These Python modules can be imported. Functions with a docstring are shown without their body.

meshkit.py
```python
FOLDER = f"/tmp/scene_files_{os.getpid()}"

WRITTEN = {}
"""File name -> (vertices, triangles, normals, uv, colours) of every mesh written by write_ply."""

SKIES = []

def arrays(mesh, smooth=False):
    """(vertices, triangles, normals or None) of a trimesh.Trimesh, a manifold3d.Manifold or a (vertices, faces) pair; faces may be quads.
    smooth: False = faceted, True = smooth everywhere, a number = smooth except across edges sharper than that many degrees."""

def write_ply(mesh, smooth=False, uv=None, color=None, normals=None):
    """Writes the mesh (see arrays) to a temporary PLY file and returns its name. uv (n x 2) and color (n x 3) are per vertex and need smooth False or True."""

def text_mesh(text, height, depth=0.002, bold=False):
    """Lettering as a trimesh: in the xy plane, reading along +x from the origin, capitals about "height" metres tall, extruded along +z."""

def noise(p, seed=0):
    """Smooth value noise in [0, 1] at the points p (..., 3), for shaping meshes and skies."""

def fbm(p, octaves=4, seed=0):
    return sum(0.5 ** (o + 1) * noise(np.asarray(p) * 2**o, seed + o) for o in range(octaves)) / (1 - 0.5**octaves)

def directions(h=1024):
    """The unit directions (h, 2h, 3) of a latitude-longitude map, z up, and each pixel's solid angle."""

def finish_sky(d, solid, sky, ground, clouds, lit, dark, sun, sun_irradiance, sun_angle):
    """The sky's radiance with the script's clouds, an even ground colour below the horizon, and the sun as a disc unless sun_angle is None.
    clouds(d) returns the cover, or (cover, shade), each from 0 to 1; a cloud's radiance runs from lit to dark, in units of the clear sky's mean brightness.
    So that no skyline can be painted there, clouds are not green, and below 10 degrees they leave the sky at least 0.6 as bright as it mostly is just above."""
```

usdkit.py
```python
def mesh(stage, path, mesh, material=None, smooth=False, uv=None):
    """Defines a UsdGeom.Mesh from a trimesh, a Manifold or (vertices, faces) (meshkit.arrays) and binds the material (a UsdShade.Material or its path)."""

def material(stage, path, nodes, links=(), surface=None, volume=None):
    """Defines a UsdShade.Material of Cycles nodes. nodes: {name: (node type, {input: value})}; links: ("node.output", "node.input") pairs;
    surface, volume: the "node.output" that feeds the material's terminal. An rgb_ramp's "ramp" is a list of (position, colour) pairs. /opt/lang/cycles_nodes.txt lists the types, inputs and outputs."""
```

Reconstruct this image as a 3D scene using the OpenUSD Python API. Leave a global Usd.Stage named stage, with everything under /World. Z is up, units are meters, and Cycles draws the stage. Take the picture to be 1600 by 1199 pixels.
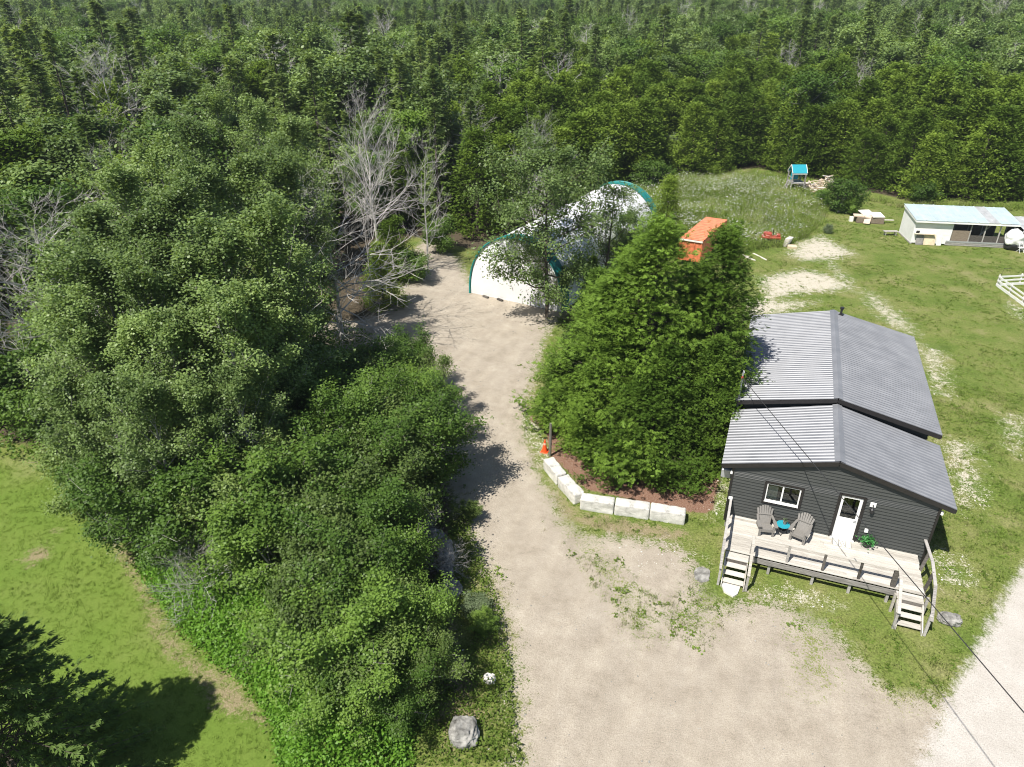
import math, sys
import numpy as np
import meshkit, usdkit
from pxr import Usd, UsdGeom, UsdLux, UsdShade, Gf, Sdf, Vt

stage = Usd.Stage.CreateInMemory()
UsdGeom.SetStageUpAxis(stage, "Z"); UsdGeom.SetStageMetersPerUnit(stage, 1.0)
world = UsdGeom.Xform.Define(stage, "/World")
stage.SetDefaultPrim(world.GetPrim())
UsdGeom.Scope.Define(stage, "/World/Looks")

# ---------------------------------------------------------------- camera
CAM = np.array([-0.064, -26.372, 20.55]); YAW, PITCH, FPX = -0.3592, 0.497, 1113.3
_cy, _sy = math.cos(YAW), math.sin(YAW)
FWD = np.array([_sy*math.cos(PITCH), _cy*math.cos(PITCH), -math.sin(PITCH)])
RGT = np.array([_cy, -_sy, 0.0]); UPV = np.cross(RGT, FWD)
cam = UsdGeom.Camera.Define(stage, "/World/camera")
m4 = np.eye(4); m4[0, :3], m4[1, :3], m4[2, :3], m4[3, :3] = RGT, UPV, -FWD, CAM
cam.AddTransformOp().Set(Gf.Matrix4d(*m4.ravel().tolist()))
cam.CreateHorizontalApertureAttr(36.0); cam.CreateFocalLengthAttr(36.0*FPX/1600)
cam.CreateClippingRangeAttr(Gf.Vec2f(0.1, 5000.0))
cam.CreateExposureAttr(0.60)

# ---------------------------------------------------------------- sun and sky
SUN_ELEV, SHADOW_AZ = math.radians(57.5), math.radians(24.5)      # shadows fall towards +y, a little to +x
to_sun = np.array([-math.sin(SHADOW_AZ)*math.cos(SUN_ELEV), -math.cos(SHADOW_AZ)*math.cos(SUN_ELEV), math.sin(SUN_ELEV)])
sky_mat = usdkit.material(stage, "/World/Looks/sky", {
    "s": ("sky_texture", {"sky_type": "single_scattering", "sun_disc": False, "sun_elevation": SUN_ELEV,
                          "sun_rotation": math.atan2(to_sun[0], to_sun[1]), "altitude": 200.0}),
    "b": ("background_shader", {"strength": 0.070})}, [("s.color", "b.color")], surface="b.background")
dome = UsdLux.DomeLight.Define(stage, "/World/sky")
UsdShade.MaterialBindingAPI.Apply(dome.GetPrim()).Bind(sky_mat)
dome.GetPrim().SetCustomDataByKey("kind", "structure")
sun = UsdLux.DistantLight.Define(stage, "/World/sun")
sun.CreateIntensityAttr(1.22); sun.CreateAngleAttr(0.55); sun.CreateColorAttr(Gf.Vec3f(1.0, 0.95, 0.87))
sun.GetPrim().CreateAttribute("inputs:normalize", Sdf.ValueTypeNames.Bool).Set(True)
_z = to_sun; _x = np.cross([0, 0, 1.0], _z); _x /= np.linalg.norm(_x); _y = np.cross(_z, _x)
ms = np.eye(4); ms[0, :3], ms[1, :3], ms[2, :3] = _x, _y, _z
sun.AddTransformOp().Set(Gf.Matrix4d(*ms.ravel().tolist()))

# ---------------------------------------------------------------- helpers
def G(x, y, z=0.0):
    """The point at height z that the photograph shows at pixel (x, y): used to survey the site."""
    d = FWD + RGT*(x-800)/FPX - UPV*(y-599.5)/FPX
    return CAM + d*(z-CAM[2])/d[2]

def G2(x, y, z=0.0): return G(x, y, z)[:2]

def hill(x, y):
    """Ground height: flat yard, a low weedy mound at the back, land rising slowly far behind."""
    x, y = np.asarray(x, float), np.asarray(y, float)
    d = np.hypot(x-CAM[0], y-CAM[1])
    far = 9.0*np.clip((d-130)/330, 0, 1)**1.2
    far = far + (meshkit.fbm(np.stack([x/70, y/70, x*0], -1), 2, 5)-0.5)*np.clip((d-110)/150, 0, 1)*5
    mound = 0.9*np.exp(-(((x+6)/6.5)**2 + ((y-56)/9.0)**2))
    return far + mound

_used = {}
def numbered(parent, name):
    k = (parent, name); n = _used.get(k, 0); _used[k] = n+1
    return name if n == 0 else f"{name}_{n:03d}"
def pathof(p): return "/World" if p is None else (p if isinstance(p, str) else str(p.GetPath()))
def tag(p, label=None, cat=None, group=None, kind=None):
    p = p.GetPrim() if hasattr(p, "GetPrim") else p
    for k, v in (("label", label), ("category", cat), ("group", group), ("kind", kind)):
        if v: p.SetCustomDataByKey(k, v)
    return p
def obj(name, mesh, mat, parent=None, smooth=False, label=None, kind=None):
    pp = pathof(parent)
    pr = usdkit.mesh(stage, f"{pp}/{numbered(pp, name)}", mesh, mat, smooth).GetPrim()
    return tag(pr, label, None, None, kind)
def thing(name, label, cat, loc=(0, 0, 0), rz=0.0, group=None, parent=None):
    pp = pathof(parent)
    x = UsdGeom.Xform.Define(stage, f"{pp}/{numbered(pp, name)}")
    x.AddTranslateOp().Set(Gf.Vec3d(*map(float, loc)))
    if rz: x.AddRotateZOp().Set(math.degrees(rz))
    return tag(x, label, cat, group)
def place(src, name, loc, rz, scale, label, cat, group=None):
    pp = "/World"
    x = UsdGeom.Xform.Define(stage, f"{pp}/{numbered(pp, name)}")
    x.AddTranslateOp().Set(Gf.Vec3d(*map(float, loc))); x.AddRotateZOp().Set(math.degrees(rz))
    s = (scale,)*3 if np.ndim(scale) == 0 else scale
    x.AddScaleOp().Set(Gf.Vec3f(*map(float, s)))
    x.GetPrim().GetReferences().AddInternalReference(src); x.GetPrim().SetInstanceable(True)
    return tag(x, label, cat, group)

class MB:
    """Collects boxes, bars, tubes and loose faces into one mesh."""
    def __init__(s): s.v, s.f, s.n = [], [], 0
    def add(s, v, f):
        v, f = np.asarray(v, float), np.asarray(f, int)
        if f.shape[1] == 4: f = np.vstack([f[:, [0, 1, 2]], f[:, [0, 2, 3]]])
        s.v.append(v); s.f.append(f+s.n); s.n += len(v); return s
    def box(s, c, size, rz=0.0, ch=0.0):
        hx, hy, hz = np.asarray(size, float)/2
        if ch <= 0:
            v = np.array([[x, y, z] for z in (-hz, hz) for x, y in ((-hx, -hy), (hx, -hy), (hx, hy), (-hx, hy))])
            f = [[3, 2, 1, 0], [4, 5, 6, 7], [0, 1, 5, 4], [1, 2, 6, 5], [2, 3, 7, 6], [3, 0, 4, 7]]
        else:
            def ring(ax, ay, z): return [[-ax+ch, -ay, z], [ax-ch, -ay, z], [ax, -ay+ch, z], [ax, ay-ch, z], [ax-ch, ay, z], [-ax+ch, ay, z], [-ax, ay-ch, z], [-ax, -ay+ch, z]]
            v = np.array(ring(hx-ch, hy-ch, -hz)+ring(hx, hy, -hz+ch)+ring(hx, hy, hz-ch)+ring(hx-ch, hy-ch, hz))
            f = []
            for r in range(3):
                for i in range(8):
                    j = (i+1) % 8; f.append([r*8+i, r*8+j, r*8+8+j, r*8+8+i])
            f += [[24, 25, 26, 27], [24, 27, 28, 31], [28, 29, 30, 31], [3, 2, 1, 0], [7, 4, 3, 0], [7, 6, 5, 4]]
        c_, s_ = math.cos(rz), math.sin(rz)
        v = v @ np.array([[c_, s_, 0], [-s_, c_, 0], [0, 0, 1]]) + np.asarray(c, float)
        return s.add(v, f)
    def bar(s, p0, p1, w, h, up=(0, 0, 1)):
        p0, p1 = np.asarray(p0, float), np.asarray(p1, float)
        t = p1-p0; t = t/np.linalg.norm(t)
        a = np.cross(t, up)
        if np.linalg.norm(a) < 1e-6: a = np.cross(t, [0, 1, 0])
        a /= np.linalg.norm(a); b = np.cross(a, t)
        o = [-a*w/2-b*h/2, a*w/2-b*h/2, a*w/2+b*h/2, -a*w/2+b*h/2]
        v = np.array([p0+q for q in o]+[p1+q for q in o])
        return s.add(v, [[0, 1, 2, 3], [7, 6, 5, 4], [0, 4, 5, 1], [1, 5, 6, 2], [2, 6, 7, 3], [3, 7, 4, 0]])
    def tube(s, pts, r, n=8, cap=True):
        p = np.asarray(pts, float); r = np.broadcast_to(np.asarray(r, float), (len(p),))
        t = np.gradient(p, axis=0); t /= np.linalg.norm(t, axis=1, keepdims=True)
        a = np.cross(t, np.where(np.abs(t[:, 2:]) < 0.9, [[0, 0, 1.0]], [[1.0, 0, 0]])); a /= np.linalg.norm(a, axis=1, keepdims=True)
        b = np.cross(t, a); ang = np.arange(n)*2*np.pi/n
        v = (p[:, None]+r[:, None, None]*(np.cos(ang)[None, :, None]*a[:, None]+np.sin(ang)[None, :, None]*b[:, None])).reshape(-1, 3)
        f = [[k*n+i, k*n+(i+1) % n, (k+1)*n+(i+1) % n, (k+1)*n+i] for k in range(len(p)-1) for i in range(n)]
        s.add(v, np.array(f)[:, ::-1])
        if cap:
            for base, rev in ((0, False), ((len(p)-1)*n, True)):
                ids = [base+i for i in range(n)]
                tri = [[0, i, i+1] if not rev else [0, i+1, i] for i in range(1, n-1)]
                s.add(v[ids], tri)
        return s
    def prism(s, poly, z0, z1):
        """poly: convex 2-D outline, counter-clockwise."""
        n = len(poly); p = np.asarray(poly, float)
        v = np.vstack([np.c_[p, np.full(n, z0)], np.c_[p, np.full(n, z1)]])
        s.add(v, [[i, (i+1) % n, n+(i+1) % n, n+i] for i in range(n)])
        return s.add(v, [[0, i+1, i] for i in range(1, n-1)]+[[n, n+i, n+i+1] for i in range(1, n-1)])
    def get(s): return np.vstack(s.v), np.vstack(s.f)
    def build(s, name, mat, parent=None, **k): return obj(name, s.get(), mat, parent, **k)

def B(c, size, rz=0.0, ch=0.0): return MB().box(c, size, rz, ch)

def segs(p0, p1, r0, r1, k=4):
    """Many tapered k-sided sticks at once."""
    t = p1-p0; t = t/np.maximum(np.linalg.norm(t, axis=1, keepdims=True), 1e-9)
    a = np.cross(t, np.where(np.abs(t[:, 2:]) < 0.9, [[0, 0, 1.0]], [[1.0, 0, 0]])); a /= np.linalg.norm(a, axis=1, keepdims=True)
    b = np.cross(t, a); ang = np.arange(k)*2*np.pi/k
    ring = np.cos(ang)[None, :, None]*a[:, None]+np.sin(ang)[None, :, None]*b[:, None]
    v = np.concatenate([p0[:, None]+ring*np.asarray(r0)[:, None, None], p1[:, None]+ring*np.asarray(r1)[:, None, None]], 1)
    i = np.arange(k); j = (i+1) % k
    f = np.vstack([np.stack([i, i+k, j+k], 1), np.stack([i, j+k, j], 1)])
    F = (f[None]+(np.arange(len(p0))*2*k)[:, None, None]).reshape(-1, 3)
    return v.reshape(-1, 3), F

def unit(v): return v/np.maximum(np.linalg.norm(v, axis=-1, keepdims=True), 1e-9)

def leaves(c, rng, l, w, out=None, upb=0.6, outb=0.5):
    n = len(c)
    nr = rng.normal(size=(n, 3)); nr[:, 2] += upb*1.4
    if out is not None: nr += out*outb
    nr = unit(nr)
    a = unit(np.cross(nr, rng.normal(size=(n, 3)))); b = np.cross(nr, a)
    s = rng.uniform(.65, 1.3, (n, 1)); L, W = a*l*s/2, b*w*s/2
    v = np.stack([c-L, c+W-L*.15, c+L, c-W-L*.15], 1).reshape(-1, 3)
    k = np.arange(n)[:, None]*4
    return v, np.vstack([k+[0, 1, 2], k+[0, 2, 3]])

# ---------------------------------------------------------------- materials
def mat(name, nodes, links, surface="p.BSDF"): return usdkit.material(stage, f"/World/Looks/{name}", nodes, links, surface=surface)

def plain(name, col, rough=0.6, var=0.15, scale=6.0, metal=0.0, bump=0.0, spec=0.5, scale_v=None):
    """A painted / weathered surface: base colour broken up by noise at two scales."""
    c = np.array(col, float)
    nodes = {"t": ("texture_coordinate", {}), "m": ("mapping", {"scale": scale_v or (1, 1, 1)}),
             "n": ("noise_texture", {"scale": scale, "detail": 5.0, "roughness": 0.6}),
             "r": ("rgb_ramp", {"ramp": [(0.3, c*(1-var)), (0.5, c), (0.72, np.clip(c*(1+var), 0, 1))]}),
             "p": ("principled_bsdf", {"roughness": rough, "metallic": metal, "specular_ior_level": spec})}
    links = [("t.object", "m.vector"), ("m.vector", "n.vector"), ("n.fac", "r.fac"), ("r.color", "p.base_color")]
    if bump:
        nodes["b"] = ("bump", {"strength": bump, "distance": 0.02})
        links += [("n.fac", "b.height"), ("b.normal", "p.normal")]
    return mat(name, nodes, links)

def foliage(name, dark, mid, light, trans=0.3, rough=0.5, spec=0.4, tint=(1.2, 1.15, 0.5), vs=0.9):
    """Leaves: colour varies leaf by leaf, clump by clump and tree by tree; some light passes through."""
    d, m, l = (np.array(x, float) for x in (dark, mid, light))
    nodes = {"g": ("geometry", {}), "oi": ("object_info", {}), "n": ("noise_texture", {"scale": vs, "detail": 2.0}),
             "mx": ("math", {"math_type": "multiply_add", "value2": 0.42, "value3": 0.0}),
             "mn": ("math", {"math_type": "multiply_add", "value2": 0.6}),
             "mo": ("math", {"math_type": "multiply_add", "value2": 0.34, "value3": -0.17}),
             "ad": ("math", {"math_type": "add"}),
             "r": ("rgb_ramp", {"ramp": [(0.2, d), (0.5, m), (0.85, l)]}),
             "tc": ("mix", {"mix_type": "multiply", "fac": 1.0, "color2": tint}),
             "p": ("principled_bsdf", {"roughness": rough, "specular_ior_level": spec}),
             "tr": ("translucent_bsdf", {}), "mc": ("mix_closure", {"fac": trans})}
    links = [("g.position", "n.vector"), ("g.random_per_island", "mx.value1"), ("n.fac", "mn.value1"), ("mx.value", "mn.value3"),
             ("oi.random", "mo.value1"), ("mn.value", "ad.value1"), ("mo.value", "ad.value2"), ("ad.value", "r.fac"), ("r.color", "p.base_color"),
             ("r.color", "tc.color1"), ("tc.color", "tr.color"), ("p.BSDF", "mc.closure1"), ("tr.BSDF", "mc.closure2")]
    return mat(name, nodes, links, "mc.closure")

def bark(name, a, b, scale=9.0):
    return mat(name, {"t": ("texture_coordinate", {}), "m": ("mapping", {"scale": (1, 1, 0.25)}), "n": ("noise_texture", {"scale": scale, "detail": 4.0}),
                      "r": ("rgb_ramp", {"ramp": [(0.3, a), (0.7, b)]}), "bp": ("bump", {"strength": 0.5, "distance": 0.02}), "p": ("principled_bsdf", {"roughness": 0.9, "specular_ior_level": 0.2})},
               [("t.object", "m.vector"), ("m.vector", "n.vector"), ("n.fac", "r.fac"), ("r.color", "p.base_color"), ("n.fac", "bp.height"), ("bp.normal", "p.normal")])

M = {}
M["aspen_leaf"] = foliage("aspen_leaf", (.120, .185, .052), (.260, .365, .112), (.480, .560, .235), .34, .48, .4)
M["broad_leaf"] = foliage("broad_leaf", (.075, .142, .022), (.172, .280, .046), (.320, .425, .095), .32, .5, .3)
M["shrub_leaf"] = foliage("shrub_leaf", (.088, .138, .032), (.190, .270, .070), (.340, .410, .145), .34, .5, .3)
M["bramble_leaf"] = foliage("bramble_leaf", (.140, .285, .032), (.260, .460, .062), (.400, .570, .120), .36, .5, .3)
M["cedar_leaf"] = foliage("cedar_leaf", (.075, .142, .017), (.200, .320, .046), (.370, .480, .084), .30, .6, .2)
M["treeline_leaf"] = foliage("treeline_leaf", (.100, .170, .020), (.225, .325, .046), (.360, .450, .080), .30, .6, .2, vs=.35)
M["spruce_leaf"] = foliage("spruce_leaf", (.130, .195, .056), (.265, .355, .112), (.410, .475, .180), .32, .6, .2)
M["fir_leaf"] = foliage("fir_leaf", (.115, .185, .045), (.235, .335, .085), (.390, .470, .155), .32, .6, .2)
M["willow_leaf"] = foliage("willow_leaf", (.11, .15, .085), (.19, .25, .13), (.29, .35, .20), .38, .5, .4)
M["weed_leaf"] = foliage("weed_leaf", (.13, .20, .034), (.215, .31, .06), (.34, .42, .11), .42, .6, .2, vs=.3)
M["grass_blade"] = foliage("grass_blade", (.205, .305, .056), (.315, .425, .090), (.480, .525, .17), .5, .8, .1, (1, 1, 1), vs=.25)
M["meadow_blade"] = foliage("meadow_blade", (.250, .360, .07), (.420, .530, .13), (.62, .65, .25), .5, .7, .1, (1, 1, 1), vs=.25)
M["dry_blade"] = foliage("dry_blade", (.28, .31, .12), (.46, .46, .21), (.66, .60, .36), .5, .8, .1, (1, 1, 1), vs=.5)
M["flower"] = plain("flower", (.75, .75, .70), .7)
M["bark_pale"] = bark("bark_pale", (.16, .15, .13), (.42, .40, .36))
M["bark_dead"] = bark("bark_dead", (.28, .265, .245), (.58, .555, .52))
M["bark_dark"] = bark("bark_dark", (.05, .042, .035), (.15, .125, .10))
M["rock"] = mat("rock", {"t": ("texture_coordinate", {}), "n": ("noise_texture", {"scale": 3.0, "detail": 8.0, "roughness": .65}), "r": ("rgb_ramp", {"ramp": [(.3, (.06, .058, .05)), (.48, (.21, .205, .19)), (.7, (.42, .41, .38))]}),
    "b": ("bump", {"strength": .8, "distance": .05}), "p": ("principled_bsdf", {"roughness": .9})}, [("t.object", "n.vector"), ("n.fac", "r.fac"), ("r.color", "p.base_color"), ("n.fac", "b.height"), ("b.normal", "p.normal")])
M["block"] = mat("block", {"t": ("texture_coordinate", {}), "n": ("noise_texture", {"scale": 2.2, "detail": 9.0, "roughness": .7}), "n2": ("noise_texture", {"scale": 14.0, "detail": 3.0}),
    "r": ("rgb_ramp", {"ramp": [(.28, (.20, .19, .175)), (.42, (.50, .49, .455)), (.7, (.68, .665, .62))]}), "b": ("bump", {"strength": .7, "distance": .04}), "p": ("principled_bsdf", {"roughness": .9})},
    [("t.object", "n.vector"), ("t.object", "n2.vector"), ("n.fac", "r.fac"), ("r.color", "p.base_color"), ("n2.fac", "b.height"), ("b.normal", "p.normal")])
M["white_stone"] = plain("white_stone", (.60, .58, .53), .9, .18, 5, bump=.4)
M["siding"] = plain("siding", (.050, .053, .050), .5, .18, 3.0, scale_v=(.4, 1, 6))
M["trim_black"] = plain("trim_black", (.018, .016, .016), .45, .2)
M["roof_metal"] = mat("roof_metal", {"t": ("texture_coordinate", {}), "n": ("noise_texture", {"scale": 1.2, "detail": 6.0, "roughness": .6}), "r": ("rgb_ramp", {"ramp": [(.3, (.205, .211, .226)), (.7, (.268, .275, .293))]}),
    "oi": ("object_info", {}), "rr": ("map_range", {"from_min": .3, "from_max": .7, "to_min": .40, "to_max": .52}), "p": ("principled_bsdf", {"metallic": .25, "specular_ior_level": .6})},
    [("t.object", "n.vector"), ("n.fac", "r.fac"), ("r.color", "p.base_color"), ("n.fac", "rr.value"), ("rr.result", "p.roughness")])
M["white_paint"] = plain("white_paint", (.80, .80, .78), .35, .03)
M["glass"] = mat("glass", {"tr": ("transparent_bsdf", {"color": (.78, .82, .80)}), "gl": ("glossy_bsdf", {"roughness": .02, "color": (.9, .9, .9)}), "f": ("fresnel", {"IOR": 1.5}), "m": ("mix_closure", {})},
    [("f.fac", "m.fac"), ("tr.BSDF", "m.closure1"), ("gl.BSDF", "m.closure2")], "m.closure")
M["interior"] = plain("interior", (.25, .23, .20), .8)
M["foundation"] = plain("foundation", (.24, .23, .22), .9, .2)
def wood(name, a, b, c): return mat(name, {"t": ("texture_coordinate", {}), "oi": ("object_info", {}), "m": ("mapping", {"scale": (1.2, 14, 14)}), "n": ("noise_texture", {"scale": 2.0, "detail": 6.0, "roughness": .65}),
    "ad": ("math", {"math_type": "multiply_add", "value2": .35, "value3": -.17}), "a2": ("math", {"math_type": "add"}), "r": ("rgb_ramp", {"ramp": [(.25, a), (.5, b), (.8, c)]}), "p": ("principled_bsdf", {"roughness": .8, "specular_ior_level": .3})},
    [("t.object", "m.vector"), ("m.vector", "n.vector"), ("oi.random", "ad.value1"), ("n.fac", "a2.value1"), ("ad.value", "a2.value2"), ("a2.value", "r.fac"), ("r.color", "p.base_color")])
M["deck_wood"] = wood("deck_wood", (.30, .278, .242), (.46, .435, .388), (.60, .575, .52))
M["grey_wood"] = wood("grey_wood", (.17, .16, .15), (.32, .305, .285), (.50, .48, .45))
M["dark_wood"] = wood("dark_wood", (.05, .045, .04), (.10, .09, .08), (.18, .165, .15))
M["brown_wood"] = wood("brown_wood", (.10, .075, .055), (.17, .135, .10), (.28, .23, .18))
M["log_wood"] = wood("log_wood", (.30, .22, .15), (.48, .38, .27), (.66, .56, .43))
M["chair_grey"] = plain("chair_grey", (.20, .19, .175), .6, .1, 10)
M["teal"] = plain("teal", (.02, .29, .37), .4, .05)
M["black_plastic"] = plain("black_plastic", (.02, .02, .022), .45)
M["cone_orange"] = plain("cone_orange", (.80, .085, .015), .5, .08)
M["cone_pale"] = plain("cone_pale", (.78, .40, .30), .5, .05)
M["post_grey"] = plain("post_grey", (.16, .15, .125), .85, .25, 12)
M["fabric_white"] = mat("fabric_white", {"t": ("texture_coordinate", {}), "n": ("noise_texture", {"scale": .8, "detail": 4.0}), "r": ("rgb_ramp", {"ramp": [(.3, (.70, .71, .72)), (.65, (.80, .80, .80))]}),
    "b": ("bump", {"strength": .25, "distance": .08}), "p": ("principled_bsdf", {"roughness": .45})}, [("t.object", "n.vector"), ("n.fac", "r.fac"), ("r.color", "p.base_color"), ("n.fac", "b.height"), ("b.normal", "p.normal")])
M["fabric_green"] = plain("fabric_green", (.012, .20, .18), .45, .15, 2)
M["steel"] = plain("steel", (.4, .4, .4), .4, metal=.8)
M["rust_orange"] = plain("rust_orange", (.58, .17, .075), .6, .3, 2.5)
M["red_paint"] = plain("red_paint", (.34, .060, .035), .5, .3, 4)
M["shed_white"] = plain("shed_white", (.82, .82, .80), .6, .05, 2.0)
M["shed_roof"] = plain("shed_roof", (.50, .60, .62), .40, .12, 1.2, metal=.2)
M["shed_roof_grey"] = plain("shed_roof_grey", (.46, .47, .47), .45, .25, 1.5, metal=.2)
M["ply"] = plain("ply", (.62, .52, .36), .75, .2, 3)
M["tan_board"] = plain("tan_board", (.58, .47, .36), .8, .15, 3)
M["pale_board"] = plain("pale_board", (.70, .66, .60), .75, .12, 3)
M["tarp_white"] = plain("tarp_white", (.78, .78, .78), .4, .08, 4, bump=.4)
M["wire"] = plain("wire", (.03, .03, .03), .6)
M["pot_leaf"] = foliage("pot_leaf", (.04, .16, .04), (.08, .30, .08), (.22, .42, .10), .3, .5, .4, vs=6)
M["mat_pale"] = plain("mat_pale", (.58, .58, .53), .9, .08, 20)
M["insulator"] = plain("insulator", (.45, .46, .48), .4, .1, metal=.4)

# ---------------------------------------------------------------- ground
def sd_poly(P, poly):
    """Signed distance to a polygon, positive inside."""
    poly = np.asarray(poly, float); d = np.full(len(P), 1e9); inside = np.zeros(len(P), bool)
    for a, b in zip(poly, np.roll(poly, -1, 0)):
        e = b-a; w = P-a; t = np.clip((w@e)/max(e@e, 1e-9), 0, 1)
        d = np.minimum(d, np.linalg.norm(w-t[:, None]*e, axis=1))
        c = (a[1] > P[:, 1]) != (b[1] > P[:, 1])
        with np.errstate(divide="ignore", invalid="ignore"):
            inside ^= c & (P[:, 0] < (b[0]-a[0])*(P[:, 1]-a[1])/(b[1]-a[1])+a[0])
    return np.where(inside, d, -d)
def PX(*pts): return np.array([G2(*p) for p in pts])

DRIVE = PX((790, 1300), (812, 1199), (806, 1080), (797, 1000), (775, 930), (745, 860), (722, 800), (690, 745), (660, 690), (650, 620), (640, 560), (612, 535), (560, 545), (480, 555), (470, 505), (560, 500),
           (625, 470), (640, 400), (665, 375), (715, 405), (735, 445), (900, 480), (868, 500), (850, 530), (838, 570), (826, 620), (818, 655), (822, 690), (842, 740), (866, 780), (880, 815), (915, 838), (960, 840),
           (1050, 850), (1085, 880), (1105, 930), (1140, 950), (1180, 938), (1240, 950), (1290, 975), (1320, 1010), (1370, 1065), (1415, 1085), (1470, 1090), (1500, 1090), (1480, 1199), (1460, 1320))
ROAD = PX((1375, 1330), (1428, 1199), (1478, 1095), (1532, 1005), (1572, 925), (1612, 870), (1700, 760), (1900, 800), (1900, 1330))
MULCH = PX((825, 655), (850, 670), (862, 715), (890, 740), (915, 765), (1070, 800), (1112, 802), (1128, 735), (1140, 640), (1000, 640), (870, 620))
LAWN = PX((-200, 700), (20, 720), (62, 735), (140, 800), (205, 860), (232, 900), (250, 965), (285, 1010), (350, 1045), (400, 1100), (440, 1130), (440, 1300), (-300, 1500))
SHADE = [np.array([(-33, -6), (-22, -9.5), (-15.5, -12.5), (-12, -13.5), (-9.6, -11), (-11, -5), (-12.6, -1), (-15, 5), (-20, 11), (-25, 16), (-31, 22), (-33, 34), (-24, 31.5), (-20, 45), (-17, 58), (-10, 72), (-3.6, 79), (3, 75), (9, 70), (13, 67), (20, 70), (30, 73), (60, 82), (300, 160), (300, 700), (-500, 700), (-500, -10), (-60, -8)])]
GRAVEL = [PX((812, 635), (848, 650), (862, 715), (845, 742), (822, 705)), PX((1098, 745), (1142, 730), (1138, 808), (1100, 808)), PX((1225, 398), (1240, 378), (1285, 366), (1320, 385), (1345, 398), (1310, 408), (1250, 410)), PX((1180, 432), (1250, 418), (1300, 428), (1345, 450), (1310, 458), (1250, 462), (1185, 482)), PX((1300, 405), (1335, 440), (1345, 462), (1325, 455), (1290, 415)), PX((1345, 448), (1375, 462), (1415, 495), (1440, 522), (1425, 530), (1385, 508), (1350, 475)),
          PX((1425, 530), (1480, 552), (1490, 625), (1455, 615), (1440, 570)), PX((1465, 680), (1525, 690), (1545, 790), (1495, 800), (1475, 730)), PX((960, 850), (1040, 845), (1100, 870), (1060, 900), (1010, 905)), PX((1180, 915), (1260, 918), (1330, 945), (1290, 962), (1190, 940)),
          PX((1450, 860), (1510, 870), (1530, 915), (1470, 915)), PX((1160, 465), (1290, 470), (1230, 492), (1160, 500)), PX((1560, 640), (1600, 650), (1600, 720), (1570, 700)), PX((1570, 465), (1600, 480), (1600, 505), (1575, 485))]
WEED = [PX((850, 740), (890, 820), (960, 880), (1000, 930), (1040, 985), (1000, 1000), (960, 930), (900, 850)), PX((1230, 960), (1290, 950), (1300, 1060), (1260, 1080)), PX((1040, 960), (1110, 900), (1130, 945), (1090, 1000)), PX((1330, 960), (1420, 990), (1440, 1080), (1400, 1100))]
LUSH = [PX((1160, 900), (1390, 950), (1470, 990), (1500, 1030), (1470, 1070), (1430, 1000), (1380, 965), (1250, 930), (1170, 915)), PX((1075, 815), (1125, 790), (1130, 850), (1085, 845))]
def strip(pts, w):
    p = PX(*pts); t = np.gradient(p, axis=0); n = np.c_[-t[:, 1], t[:, 0]]/np.linalg.norm(t, axis=1, keepdims=True); return np.vstack([p+n*w, (p-n*w)[::-1]])
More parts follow.
